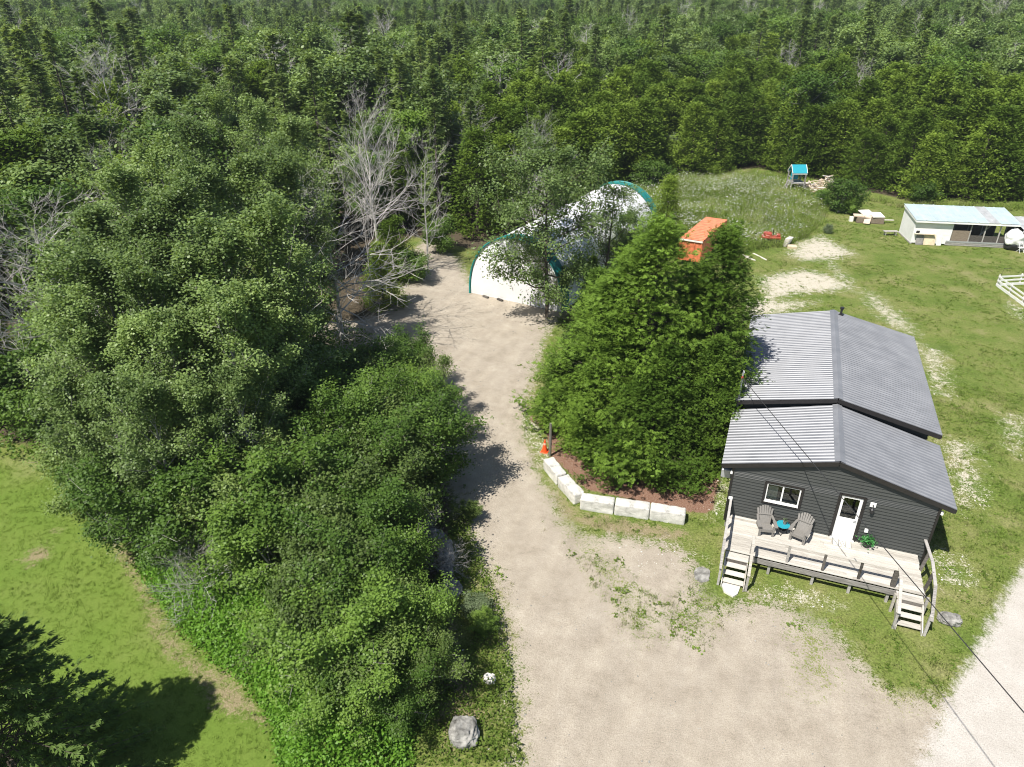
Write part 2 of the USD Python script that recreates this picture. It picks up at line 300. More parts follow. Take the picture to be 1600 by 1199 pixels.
DRY = [PX((852, 745), (905, 800), (1075, 828), (1075, 850), (960, 838), (875, 810), (845, 765)), PX((680, 900), (700, 940), (760, 1130), (690, 1180)), strip([(160, 830), (205, 880), (228, 920), (250, 985), (290, 1035), (330, 1060)], .30), PX((290, 1035), (350, 1050), (420, 1110), (440, 1140), (400, 1130), (330, 1110)), PX((30, 875), (60, 850), (88, 852), (80, 868), (45, 890)), PX((82, 830), (90, 822), (100, 826), (92, 836)), PX((236, 1140), (256, 1135), (250, 1150))]
HOUSE_BOX = (-.2, 7.95, -.1, 16)

def axis(parts): return np.unique(np.concatenate([np.arange(a, b, s) for a, b, s in parts]))
gx = axis([(-700, -100, 25), (-100, -40, 3), (-40, 24, .35), (24, 60, 2), (60, 700, 25)])
gy = axis([(-160, -30, 10), (-30, -20, 1), (-20, 72, .35), (72, 120, 3), (120, 900, 25)])
X, Y = np.meshgrid(gx, gy); P2 = np.c_[X.ravel(), Y.ravel()]
def blob(polys, P): return np.max([sd_poly(P, p) for p in polys], 0)
def enc(sd, w): return np.clip(0.5+sd/(2*w), 0, 1)
sdD, sdR, sdM, sdL, sdS = (sd_poly(P2, p) for p in (DRIVE, ROAD, MULCH, LAWN, SHADE[0]))
zoneA = np.c_[enc(sdD, 1.6), enc(sdR, 1.2), enc(sdM, .5)]
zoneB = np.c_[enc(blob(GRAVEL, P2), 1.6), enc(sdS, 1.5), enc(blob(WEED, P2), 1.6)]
zoneC = np.c_[enc(sdL, 1.0), enc(blob(LUSH, P2), 1.2), np.maximum(enc(blob(DRY, P2), .8), np.where((sdL < 0) & (P2[:, 1] < 70), .36, .0))]
Z = hill(P2[:, 0], P2[:, 1])+0.05*(meshkit.fbm(np.c_[P2*.25, P2[:, :1]*0], 3, 2)-.5)
nx = len(gx); q = (np.arange(len(gy)-1)[:, None]*nx+np.arange(nx-1)).ravel()
gv = np.c_[P2, Z]; gf = np.c_[q, q+1, q+1+nx, q+nx]

def ground_material():
    nodes = {"g": ("geometry", {}),
             "A": ("attribute", {"attribute": "zoneA"}), "Bz": ("attribute", {"attribute": "zoneB"}), "Cz": ("attribute", {"attribute": "zoneC"}),
             "a": ("separate_color", {}), "b": ("separate_color", {}), "c": ("separate_color", {}),
             "n1": ("noise_texture", {"scale": .35, "detail": 6.0, "roughness": .62}), "nd": ("noise_texture", {"scale": .8, "detail": 11.0, "roughness": .78}), "ms": ("mapping", {"scale": (1.6, .22, 1.0), "rotation": (0, 0, .28)}), "ns": ("noise_texture", {"scale": 1.1, "detail": 4.0}), "rs": ("rgb_ramp", {"ramp": [(.3, (.93, .93, .93)), (.7, (1.06, 1.06, 1.05))]}), "dm2": ("mix", {"mix_type": "multiply", "fac": 1.0}), "n2": ("noise_texture", {"scale": 2.3, "detail": 6.0, "roughness": .66}),
             "n3": ("noise_texture", {"scale": 11.0, "detail": 4.0, "roughness": .7}), "n4": ("noise_texture", {"scale": 24.0, "detail": 3.0, "roughness": .7}), "v": ("voronoi_texture", {"scale": 13.0}), "n5": ("noise_texture", {"scale": .09, "detail": 3.0}),
             # grass
             "gr1": ("rgb_ramp", {"ramp": [(.28, (.080, .124, .022)), (.42, (.120, .170, .034)), (.55, (.165, .194, .054)), (.72, (.255, .242, .115))]}),
             "gr2": ("rgb_ramp", {"ramp": [(.3, (.45, .45, .45)), (.7, (1.35, 1.35, 1.3))]}), "gm": ("mix", {"mix_type": "multiply", "fac": 1.0}),
             "lush": ("mix", {"mix_type": "mix", "color2": (.125, .200, .029)}), "lushf": ("math", {"math_type": "multiply", "value2": .65}),
             # dirt
             "dr": ("rgb_ramp", {"ramp": [(.28, (.235, .202, .160)), (.43, (.325, .284, .230)), (.58, (.382, .338, .278)), (.76, (.470, .425, .358))]}),
             "dsp": ("rgb_ramp", {"ramp": [(.3, (.70, .69, .67)), (.48, (1, 1, 1)), (.75, (1.22, 1.22, 1.22))]}), "dm": ("mix", {"mix_type": "multiply", "fac": 1.0}),
             "rd": ("rgb_ramp", {"ramp": [(.3, (.40, .370, .330)), (.55, (.475, .445, .405)), (.75, (.54, .515, .475))]}), "rm": ("mix", {"mix_type": "multiply", "fac": 1.0}),
             "mu": ("rgb_ramp", {"ramp": [(.28, (.055, .028, .018)), (.42, (.15, .075, .048)), (.54, (.23, .135, .095)), (.64, (.34, .26, .21)), (.74, (.52, .46, .41))]}),
             "gv": ("rgb_ramp", {"ramp": [(.28, (.24, .21, .15)), (.48, (.46, .42, .335)), (.7, (.68, .64, .56))]}),
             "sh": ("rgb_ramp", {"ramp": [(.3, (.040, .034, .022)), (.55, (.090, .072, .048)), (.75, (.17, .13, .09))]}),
             "dryc": ("rgb_ramp", {"ramp": [(.3, (.13, .12, .06)), (.5, (.24, .20, .115)), (.72, (.36, .30, .20))]}), "mix_y": ("mix", {}), "mix_s": ("mix", {}), "mix_d": ("mix", {}), "mix_r": ("mix", {}), "mix_m": ("mix", {}), "mix_g": ("mix", {}), "mix_w": ("mix", {}),
             "bh": ("math", {"math_type": "multiply_add", "value2": .5}), "bump": ("bump", {"strength": .55, "distance": .05}),
             "p": ("principled_bsdf", {"roughness": .95, "specular_ior_level": .15})}
    L = [("g.position", f"{k}.vector") for k in ("n1", "n2", "n3", "n4", "v", "n5")]
    L += [("A.color", "a.color"), ("Bz.color", "b.color"), ("Cz.color", "c.color")]
    def mask(name, src, amp1, amp2, lo, hi, amp3=0.0, bias=0.0):
        """zone value pushed about by noise, then cut to a soft-edged mask."""
        nodes.update({name+"1": ("math", {"math_type": "multiply_add", "value2": amp1, "value3": -amp1/2+bias}), name+"2": ("math", {"math_type": "multiply_add", "value2": amp2, "value3": -amp2/2}), name+"5": ("math", {"math_type": "multiply_add", "value2": amp3, "value3": -amp3/2}),
                      name+"3": ("math", {"math_type": "add"}), name+"4": ("math", {"math_type": "add"}), name+"6": ("math", {"math_type": "add"}),
                      name: ("map_range", {"range_type": "smoothstep", "from_min": lo, "from_max": hi, "clamp": True})})
        L.extend([("n2.fac", name+"1.value1"), ("n3.fac", name+"2.value1"), ("n4.fac", name+"5.value1"), (src, name+"3.value1"), (name+"1.value", name+"3.value2"), (name+"3.value", name+"4.value1"), (name+"2.value", name+"4.value2"),
                  (name+"4.value", name+"6.value1"), (name+"5.value", name+"6.value2"), (name+"6.value", name+".value")])
    mask("kD", "a.r", .9, .9, .40, .60, .6); mask("kR", "a.g", .5, .35, .40, .62, .2); mask("kM", "a.b", .4, .5, .42, .58, .3)
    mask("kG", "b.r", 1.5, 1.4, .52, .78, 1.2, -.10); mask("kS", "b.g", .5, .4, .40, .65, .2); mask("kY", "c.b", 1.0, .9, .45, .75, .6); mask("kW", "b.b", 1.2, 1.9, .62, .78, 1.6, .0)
    L += [("n1.fac", "gr1.fac"), ("n3.fac", "gr2.fac"), ("gr1.color", "gm.color1"), ("gr2.color", "gm.color2"), ("c.r", "lushf.value1"), ("lushf.value", "lush.fac"), ("gm.color", "lush.color1"),
          ("g.position", "nd.vector"), ("g.position", "ms.vector"), ("ms.vector", "ns.vector"), ("ns.fac", "rs.fac"), ("nd.fac", "dr.fac"), ("n4.fac", "dsp.fac"), ("dr.color", "dm2.color1"), ("rs.color", "dm2.color2"), ("dm2.color", "dm.color1"), ("dsp.color", "dm.color2"), ("nd.fac", "rd.fac"), ("rd.color", "rm.color1"), ("dsp.color", "rm.color2"),
          ("n4.fac", "mu.fac"), ("n4.fac", "gv.fac"), ("n3.fac", "sh.fac"),
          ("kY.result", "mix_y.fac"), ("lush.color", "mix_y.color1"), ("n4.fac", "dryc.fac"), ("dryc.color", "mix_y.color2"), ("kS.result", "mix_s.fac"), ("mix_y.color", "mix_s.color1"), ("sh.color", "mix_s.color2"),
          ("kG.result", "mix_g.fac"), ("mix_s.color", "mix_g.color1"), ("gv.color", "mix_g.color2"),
          ("kD.result", "mix_d.fac"), ("mix_g.color", "mix_d.color1"), ("dm.color", "mix_d.color2"),
          ("kW.result", "mix_w.fac"), ("mix_d.color", "mix_w.color1"), ("lush.color", "mix_w.color2"),
          ("kM.result", "mix_m.fac"), ("mix_w.color", "mix_m.color1"), ("mu.color", "mix_m.color2"),
          ("kR.result", "mix_r.fac"), ("mix_m.color", "mix_r.color1"), ("rm.color", "mix_r.color2"),
          ("mix_r.color", "p.base_color"), ("n4.fac", "bh.value1"), ("n3.fac", "bh.value3"), ("bh.value", "bump.height"), ("bump.normal", "p.normal")]
    return mat("ground", nodes, L)
gm = usdkit.mesh(stage, "/World/ground", (gv, gf), ground_material(), True)
for nm, arr in (("zoneA", zoneA), ("zoneB", zoneB), ("zoneC", zoneC)):
    UsdGeom.PrimvarsAPI(gm).CreatePrimvar(nm, Sdf.ValueTypeNames.Color3fArray, "vertex").Set(Vt.Vec3fArray.FromNumpy(arr.astype(np.float32)))
tag(gm, kind="structure")
def at_ground(x, y, dz=0.0): return (x, y, float(hill(x, y))+dz)

# ================================================================= house
W_, RX, OV, EV = 7.75, 3.875, .20, .50
ZR, ZE, YF = 4.51, 3.36, 4.55            # front roof: ridge and eave height, back edge
ZR2, ZE2, YR0, YR1 = 4.78, 3.83, 4.62, 15.55
house = thing("house", "small dark grey house with low corrugated metal roofs and a deck along its front", "house")
def gable_z(x, zr, ze): return zr-(zr-ze)*abs(x-RX)/(RX+EV)
TH = .14
# siding of the front gable: lap boards, each one a part, cut round the window and the door
OPEN = [(1.33, 2.87, 1.74, 2.86), (4.17, 5.20, .72, 3.0)]
def lap(x0, x1, z, h, y=0.0):
    """One lap board on the front wall with its lower edge standing proud; ends follow the roof slope."""
    def clipx(zz):
        lim = (ZR-TH-zz)/((ZR-ZE)/(RX+EV)); return max(x0, RX-lim), min(x1, RX+lim)
    (a0, b0), (a1, b1) = clipx(z), clipx(z+h)
    if b1-a1 < .02 or b0-a0 < .02: return None
    v = [(a0, y-.052, z), (b0, y-.052, z), (b1, y-.006, z+h), (a1, y-.006, z+h), (a0, y+.01, z), (b0, y+.01, z), (b1, y+.01, z+h), (a1, y+.01, z+h)]
    return v, [[0, 1, 2, 3], [4, 0, 3, 7], [1, 5, 6, 2], [0, 4, 5, 1], [3, 2, 6, 7]]
z = .40
while z < ZR-TH-.06:
    h = .150; cuts = sorted({z, z+h} | {e for o in OPEN for e in o[2:] if z < e < z+h})
    for za, zb in zip(cuts, cuts[1:]):
        spans = [(0.0, W_)]
        for ox0, ox1, oz0, oz1 in OPEN:
            if oz0 < (za+zb)/2 < oz1: spans = [s for a, b in spans for s in ((a, min(b, ox0)), (max(a, ox1), b)) if s[1]-s[0] > .02]
        for a, b in spans:
            r = lap(a, b, za, zb-za-.001)
            if r: MB().add(*r).build("siding_board", M["siding"], house)
    z += h
# side and back walls (seen at a raking angle only): lap boards joined per wall
def side_wall(x, y0, y1, z1, out, name):
    b = MB(); zz = .40
    while zz < z1-.02:
        h = min(.150, z1-zz)
        b.add([(x+out*.052, y0, zz), (x+out*.052, y1, zz), (x+out*.006, y1, zz+h-.001), (x+out*.006, y0, zz+h-.001), (x-out*.01, y0, zz), (x-out*.01, y1, zz), (x-out*.01, y1, zz+h-.001), (x-out*.01, y0, zz+h-.001)],
              [[0, 1, 2, 3], [0, 4, 5, 1], [4, 0, 3, 7], [1, 5, 6, 2], [3, 2, 6, 7]]); zz += h
    b.build(name, M["siding"], house)
zs = gable_z(0, ZR, ZE)-TH
side_wall(0, .002, YR0+.2, zs, -1, "side_wall"); side_wall(W_, .002, YR0+.2, zs, 1, "side_wall")
zs2 = gable_z(0, ZR2, ZE2)-TH
side_wall(0, YR0+.2, YR1-.3, zs2, -1, "side_wall"); side_wall(W_, YR0+.2, YR1-.3, zs2, 1, "side_wall")
for yy, zr, ze in ((YR0+.22, ZR2, ZE2), (YR1-.3, ZR2, ZE2)):
    e = gable_z(.015, zr, ze)-TH
    MB().add([(.015, yy, .4), (W_-.015, yy, .4), (W_-.015, yy, e), (RX, yy, zr-TH), (.015, yy, e), (.015, yy+.1, .4), (W_-.015, yy+.1, .4), (W_-.015, yy+.1, e), (RX, yy+.1, zr-TH), (.015, yy+.1, e)],
             [[0, 1, 2], [0, 2, 3], [0, 3, 4], [7, 6, 5], [8, 7, 5], [9, 8, 5]]).build("gable_wall", M["siding"], house)
B((RX, (YR1-.3)/2, .2), (W_-.06, YR1-.34, .398)).build("foundation", M["foundation"], house)
B((RX, (YR1-.3)/2, .70), (W_-.08, YR1-.5, .04)).build("floor", M["interior"], house)
for x in (0, W_): B((x, -.03, (.4+zs)/2), (.09, .07, zs-.4)).build("corner_trim", M["trim_black"], house)
# interior partition so that the room behind the panes reads as a room
B((RX, 3.2, 2.1), (W_-.3, .08, 2.7)).build("inner_wall", M["interior"], house)
# window
win = B((2.10, -.045, 1.79), (1.54, .07, .10)).build("window", M["trim_black"], house, label="white sliding window with black surround")
for c, s in (((2.10, -.045, 2.81), (1.54, .07, .10)), ((1.38, -.045, 2.30), (.10, .07, .92)), ((2.82, -.045, 2.30), (.10, .07, .92))): B(c, s).build("surround", M["trim_black"], win)
for c, s in (((2.10, -.01, 1.875), (1.34, .07, .07)), ((2.10, -.01, 2.735), (1.34, .07, .05)), ((1.455, -.01, 2.31), (.05, .07, .80)), ((2.745, -.01, 2.31), (.05, .07, .80)), ((2.08, -.005, 2.31), (.06, .06, .80))):
    B(c, s).build("sash", M["white_paint"], win)
B((2.10, -.075, 1.855), (1.36, .06, .03)).build("sill", M["white_paint"], win)
B((1.765, .012, 2.31), (.57, .008, .80)).build("pane", M["glass"], win); B((2.415, .0, 2.31), (.61, .008, .80)).build("pane", M["glass"], win)
B((2.1, .25, 1.82), (1.4, .4, .03)).build("inner_sill", M["white_paint"], win)
B((1.70, .10, 2.25), (.40, .03, .62)).build("blind", M["mat_pale"], win)
# door
door = B((4.685, -.012, 1.30), (.80, .05, 1.02)).build("door", M["white_paint"], house, label="white half glazed entry door in black trim")
for c, s in (((4.685, -.012, 2.85), (.80, .05, .10)), ((4.335, -.012, 2.305), (.10, .05, .98)), ((5.03, -.012, 2.305), (.11, .05, .98))): B(c, s).build("stile", M["white_paint"], door)
B((4.685, -.005, 2.305), (.59, .01, .98)).build("pane", M["glass"], door)
for c, s in (((4.225, -.04, 1.86), (.11, .08, 2.22)), ((5.145, -.04, 1.86), (.11, .08, 2.22)), ((4.685, -.04, 2.945), (.80, .08, .08))): B(c, s).build("trim", M["trim_black"], door)
MB().tube([(5.02, -.04, 1.78), (5.02, -.10, 1.78), (4.92, -.10, 1.78)], .016, 6).build("handle", M["steel"], door)
B((4.685, -.07, .775), (.92, .12, .05)).build("threshold", M["white_paint"], door)
# porch light and socket
lamp = B((5.46, -.055, 2.72), (.22, .03, .22), ch=.006).build("porch_light", M["white_paint"], house)
b = MB(); b.tube([(5.46, -.05, 2.72), (5.46, -.13, 2.74), (5.46, -.15, 2.64)], .02, 6); b.tube([(5.46, -.15, 2.62), (5.46, -.15, 2.56), (5.46, -.15, 2.40), (5.46, -.15, 2.36)], [.03, .085, .07, .03], 8); b.build("lantern", M["black_plastic"], lamp)
B((5.49, -.06, 1.42), (.14, .05, .18), ch=.008).build("socket_box", M["white_paint"], house)
# roofs: each metal sheet is a part with its ribs as real relief
def roof(zr, ze, y0, y1, parent):
    slopes = []
    for side in (-1, 1):
        xe = RX+side*(RX+EV); n = int(round((y1-y0)/.915)); wv = (y1-y0)/n
        for k in range(n):
            ya = y0+k*wv; prof = []
            ribs = 4; rw = wv/ribs
            for r in range(ribs):
                yb = ya+r*rw; prof += [(yb, 0), (yb+rw*.31, 0), (yb+rw*.47, .029), (yb+rw*.62, .029), (yb+rw*.78, 0)]
            prof.append((ya+wv, 0)); prof = np.array(prof); m = len(prof)
            dzr = .004*((k*7) % 3)
            def line(x, zz, o): return np.c_[np.full(m, x), prof[:, 0], zz+prof[:, 1]+o]
            v = np.vstack([line(RX+side*.02, zr, 0), line(xe, ze, dzr*.0), line(xe, ze, -.02), line(RX+side*.02, zr, -.02)])
            i = np.arange(m-1); f = []
            for a_, b_ in ((0, 1), (1, 2), (2, 3)): f.append(np.c_[a_*m+i, a_*m+i+1, b_*m+i+1, b_*m+i] if side > 0 else np.c_[b_*m+i, b_*m+i+1, a_*m+i+1, a_*m+i])
            MB().add(v, np.vstack(f)).build("roof_panel", M["roof_metal"], parent)
        # fascia along the eave and both rakes, soffit
        B((xe-side*.012, (y0+y1)/2, ze-.11), (.024, y1-y0, .17)).build("eave_fascia", M["trim_black"], parent)
        for yy in (y0+.012, y1-.012):
            MB().bar((RX+side*.001, yy, zr-.125), (xe-side*.03, yy, ze-.125), .024, .19).build("rake_fascia", M["trim_black"], parent)
        MB().bar((RX+side*.02, (y0+y1)/2, zr-.19), (xe-side*.03, (y0+y1)/2, ze-.19), y1-y0-.06, .02).build("soffit", M["trim_black"], parent)
    c = MB()
    for side in (-1, 1): c.add([(RX, y0-.01, zr+.048), (RX, y1+.01, zr+.048), (RX+side*.20, y1+.01, zr-.20*(zr-ze)/(RX+EV)+.034), (RX+side*.20, y0-.01, zr-.20*(zr-ze)/(RX+EV)+.034)], [[0, 1, 2, 3]] if side < 0 else [[3, 2, 1, 0]])
    c.build("ridge_cap", M["roof_metal"], parent)
roof(ZR, ZE, -OV, YF, house); roof(ZR2, ZE2, YR0, YR1, house)
xv, yv = 4.25, YR1-.35; zv = gable_z(xv, ZR2, ZE2)
MB().tube([(xv, yv, zv-.05), (xv, yv, zv+.38)], .06, 8).tube([(xv, yv, zv+.36), (xv, yv, zv+.46)], .11, 8).tube([(xv, yv, zv+.0), (xv, yv, zv+.04)], .16, 8).build("vent_pipe", M["black_plastic"], house)
# service mast with its insulators, meter box
mx, my = -.32, 4.9
MB().tube([(mx, my, 2.4), (mx, my, 5.2), (mx+.02, my-.08, 5.34), (mx+.05, my-.2, 5.28)], .035, 8).build("service_mast", M["insulator"], house)
MB().tube([(mx, my-.06, 5.0), (mx, my-.18, 5.02)], .05, 6).build("insulator", M["red_paint"], house)
B((-.26, .55, 2.55), (.42, .50, .42), ch=.03).build("meter_box", M["insulator"], house, label="grey metal box under the left eave")
MB().tube([(-.05, -.02, 3.02), (-.05, -.06, 2.86)], .05, 6).build("downspout", M["white_paint"], house)
MB().tube([(W_+.1, -.02, 3.05), (W_+.1, -.06, 2.90)], .05, 6).build("downspout", M["white_paint"], house)

# ================================================================= deck
deck = thing("deck", "weathered wooden deck with two short stairs and rails along the house front", "deck")
DZ, DX0, DX1, DYF = .75, .18, 7.55, -2.48
rng = np.random.default_rng(11)
y = -.03
while y-.14 > DYF-.02:
    x0, x1 = DX0+rng.uniform(-.01, .02), DX1+rng.uniform(-.03, .01)
    j = rng.uniform(2.5, 5.2)
    for a, b_ in ((x0, j-.002), (j+.002, x1)): B(((a+b_)/2, y-.07, DZ-.018+rng.uniform(-.002, .002)), (b_-a, .128, .036), ch=.004).build("deck_board", M["deck_wood"], deck)
    y -= .14
for a, b_ in ((.28, 1.17), (6.55, 7.46)):        # boards of the two landings in front of the stairs
    for k in range(3): B(((a+b_)/2, -2.55-.14*k, DZ-.018), (b_-a, .128, .036), ch=.004).build("deck_board", M["deck_wood"], deck)
    B(((a+b_)/2, -2.87, DZ-.13), (b_-a, .04, .17)).build("rim_board", M["dark_wood"], deck)
    for k in range(3):
        B(((a+b_)/2, -3.02-.25*k, DZ-.19*(k+1)-.02), (b_-a-.09, .26, .04), ch=.005).build("tread", M["deck_wood"], deck)
    for x in (a+.02, b_-.02):
        s = np.array([(-2.86, .70), (-2.86, .40), (-3.55, 0), (-3.80, 0), (-3.80, .18)])
        v = np.vstack([np.c_[np.full(5, x-.019), s], np.c_[np.full(5, x+.019), s]])
        MB().add(v, [[i, (i+1) % 5, 5+(i+1) % 5, 5+i] for i in range(5)]).add(v, [[0, 4, 3], [0, 3, 2], [0, 2, 1], [5, 6, 7], [5, 7, 8], [5, 8, 9]]).build("stringer", M["deck_wood"], deck)
B(((1.17+6.55)/2, DYF-.022, DZ-.13), (6.55-1.17, .04, .22)).build("rim_board", M["grey_wood"], deck)
B((DX0+.02, -1.25, DZ-.13), (.04, 2.4, .18)).build("rim_board", M["grey_wood"], deck); B((DX1-.02, -1.25, DZ-.13), (.04, 2.4, .18)).build("rim_board", M["grey_wood"], deck)
for x in (.3, 2.0, 3.65, 5.0, 6.35, 7.4): B((x, DYF+.10, .30), (.10, .10, .62)).build("support_post", M["grey_wood"], deck)
for x in (1.0, 3.0, 5.0, 7.0): B((x, -.6, .30), (.10, .10, .62)).build("support_post", M["dark_wood"], deck)
for yy in (-.6, -1.5): B((RX, yy, .64), (7.2, .06, .14)).build("beam", M["dark_wood"], deck)
RT = DZ+.88
fp = [1.22, 2.60, 3.92, 5.22, 6.47]
for x in fp: B((x, DYF+.16, DZ+.42), (.09, .09, .84)).build("rail_post", M["dark_wood"] if x > 3 else M["grey_wood"], deck)
B(((fp[0]+fp[-1])/2, DYF+.16, RT-.02), (fp[-1]-fp[0]+.1, .13, .036), ch=.004).build("top_rail", M["deck_wood"], deck)
B((1.24, DYF+.16, DZ+.42), (.02, .22, .84)).build("post_board", M["grey_wood"], deck)
B((6.40, DYF+.20, DZ+.40), (.10, .16, .80)).build("post_board", M["dark_wood"], deck)
# left hand rail: along the left edge then down the stair; right likewise
def rail(pts, w=.10, h=.04, mt="grey_wood"):
    for a, b_ in zip(pts, pts[1:]): MB().bar(a, b_, w, h).build("hand_rail", M[mt], deck)
rail([(.12, -.12, RT-.02), (.14, -2.86, RT-.02), (.17, -3.85, .92)])
for yy in (-.2, -1.1, -2.0, -2.8): B((.13, yy, DZ+.35), (.09, .09, 1.0)).build("rail_post", M["grey_wood"], deck)
B((.18, -3.72, .45), (.09, .09, .9)).build("rail_post", M["grey_wood"], deck)
B((.09, -.12, RT+.04), (.16, .16, .05)).build("post_cap", M["white_paint"], deck)
rail([(1.20, -2.28, RT+.02), (1.23, -2.80, RT-.02), (1.24, -3.80, .84)], .11, .045, "deck_wood"); B((1.24, -3.70, .40), (.09, .09, .80)).build("rail_post", M["grey_wood"], deck)
rail([(6.49, -2.28, RT+.02), (6.49, -2.84, RT-.02), (6.50, -3.86, .86)], .11, .045, "deck_wood"); B((6.50, -3.74, .40), (.09, .09, .80)).build("rail_post", M["grey_wood"], deck)
B((6.47, -2.86, .45), (.09, .09, .9)).build("rail_post", M["deck_wood"], deck)
rail([(7.60, -.10, RT-.02), (7.72, -1.35, RT-.06), (7.66, -2.7, RT-.10), (7.56, -3.86, .86)], .11, .045, "grey_wood")
for xx, yy in ((7.60, -.9), (7.64, -2.0)): MB().bar((xx-.10, yy-.05, .45), (xx+.06, yy+.05, RT-.06), .10, .09, (0, 1, 0)).build("rail_post", M["dark_wood"], deck)
for yy in (-2.82, -3.74): B((7.53, yy, .52), (.09, .09, 1.0)).build("rail_post", M["grey_wood"], deck)

# ---- furniture on the deck
def adirondack(loc, rz, label):
    """Seat faces -y of its own frame."""
    t = thing("adirondack_chair", label, "chair", loc, rz)
    g = M["chair_grey"]
    for k in range(5):      # seat slats, falling backwards
        yy = -.26+k*.115; zz = .37-.035*k
        B((0, yy, zz), (.50, .105, .022), ch=.004).build("seat_slat", g, t)
    for k in range(7):      # fan back, outer slats shorter
        a = (k-3)/3.0; L = .80-.13*a*a
        p0 = np.array([a*.19, .26, .20]); p1 = np.array([a*.30, .26+.36*L/.8, .20+L*.92])
        MB().bar(p0, p1, .078, .02, (0, 1, 0)).build("back_slat", g, t)
    MB().bar((-.26, .43, .60), (.26, .43, .60), .05, .03).build("back_brace", g, t)
    for s in (-1, 1):
        MB().bar((s*.27, -.30, 0), (s*.27, -.30, .53), .10, .03, (0, 1, 0)).build("front_leg", g, t)
        MB().bar((s*.25, -.36, .33), (s*.25, .50, .06), .03, .12).build("side_rail", g, t)
        MB().bar((s*.33, -.40, .56), (s*.33, .05, .555), .14, .025).bar((s*.33, .05, .555), (s*.28, .46, .55), .10, .0245).build("arm", g, t)
    B((0, -.305, .30), (.52, .022, .13)).build("apron", g, t)
    return t
adirondack((1.66, -.72, DZ), .22, "grey slatted chair on the deck, under the window left of the small table")
adirondack((3.02, -.66, DZ), -.30, "grey slatted chair on the deck between the turquoise table and the door")
t = thing("side_table", "small round turquoise topped table between the two deck chairs", "table", (2.33, -.55, DZ))
MB().tube([(0, 0, .44), (0, 0, .46)], .27, 20).build("table_top", M["teal"], t)
for k in range(3):
    a = k*2.094+.4; MB().tube([(math.cos(a)*.22, math.sin(a)*.22, 0), (math.cos(a)*.14, math.sin(a)*.14, .44)], .014, 6).build("leg", M["black_plastic"], t)
MB().tube([(0, 0, .20), (0, 0, .215)], .16, 14).build("shelf", M["black_plastic"], t)
t = thing("plant_pot", "small pot with a pale plant standing on the turquoise table", "pot", (2.38, -.50, DZ+.46))
MB().tube([(0, 0, 0), (0, 0, .13)], [.06, .08], 10).build("pot", M["chair_grey"], t)
r_ = np.random.default_rng(4); obj("leaves", leaves(r_.normal(size=(60, 3))*[.05, .05, .05]+[0, 0, .2], r_, .07, .04), M["willow_leaf"], t)
t = thing("flower_pot", "dark pot with a bright green plant on the deck right of the door", "pot", (5.62, -.20, DZ))
MB().tube([(0, 0, 0), (0, 0, .24)], [.13, .18], 12).build("pot", M["black_plastic"], t)
obj("leaves", leaves(r_.normal(size=(260, 3))*[.14, .14, .09]+[0, 0, .36], r_, .10, .06), M["pot_leaf"], t)
t = thing("door_mat", "pale door mat with dark stripes lying in front of the white door", "mat", (4.69, -.36, DZ+.004))
B((0, 0, .006), (.74, .42, .012)).build("mat", M["mat_pale"], t)
for x in (-.35, -.13, .13, .35): B((x, 0, .0145), (.03, .40, .004)).build("stripe", M["chair_grey"], t)
for x0, x1 in ((-.10, -.01), (.02, .10)): MB().bar((x0, .17, .0145), (x1, -.17, .0145), .025, .004).build("stripe", M["chair_grey"], t)

# ---- stone blocks edging the mulch bed
def rough_block(size, seed):
    import trimesh
    m = trimesh.creation.box(size); 
    for _ in range(4): m = m.subdivide()
    v = m.vertices; s = np.asarray(size)/2
    r = np.clip(np.abs(v)/s, 0, 1)
    n = meshkit.fbm(v*3.2+seed*7, 4, seed)-.5; n2 = meshkit.fbm(v*1.3+seed*3, 3, seed+9)-.5
    edge = np.sort(r, 1)[:, 1]**8
    v = v*(1-.05*edge[:, None])+unit(v/s**2)*((n*.075+n2*.05)[:, None])
    return v+[0, 0, s[2]], m.faces
def block(p, q, label, seed, w=.56, h=.62):
    p, q = np.array(p, float), np.array(q, float); d = q-p; L = np.linalg.norm(d); c = (p+q)/2; a = math.atan2(d[1], d[0])
    o = np.array([-math.sin(a), math.cos(a)])*w/2
    t = obj("stone_block", rough_block((L-.03, w, h), seed), M["block"], None, smooth=40)
    x = UsdGeom.Xformable(t); x.AddTranslateOp().Set(Gf.Vec3d(c[0]+o[0], c[1]+o[1], -.03)); x.AddRotateZOp().Set(math.degrees(a)); tag(t, label, "stone block", None)
fr = [np.array((-6.28, -1.12))+np.array((1.56, .186))*k for k in range(4)]
block(fr[0], fr[1], "pale stone block in the front row, the one at the corner of the bed", 1)
block(fr[1], fr[2], "pale stone block in the middle of the front row of three", 2)
block(fr[2], fr[3], "pale stone block at the deck end of the front row", 3)
block((-8.86, 1.36), (-7.80, .26), "pale stone block beside the traffic cone at the drive end of the wall", 4)
block((-7.74, .20), (-6.58, -.92), "pale stone block along the drive between the cone end block and the front row", 5)

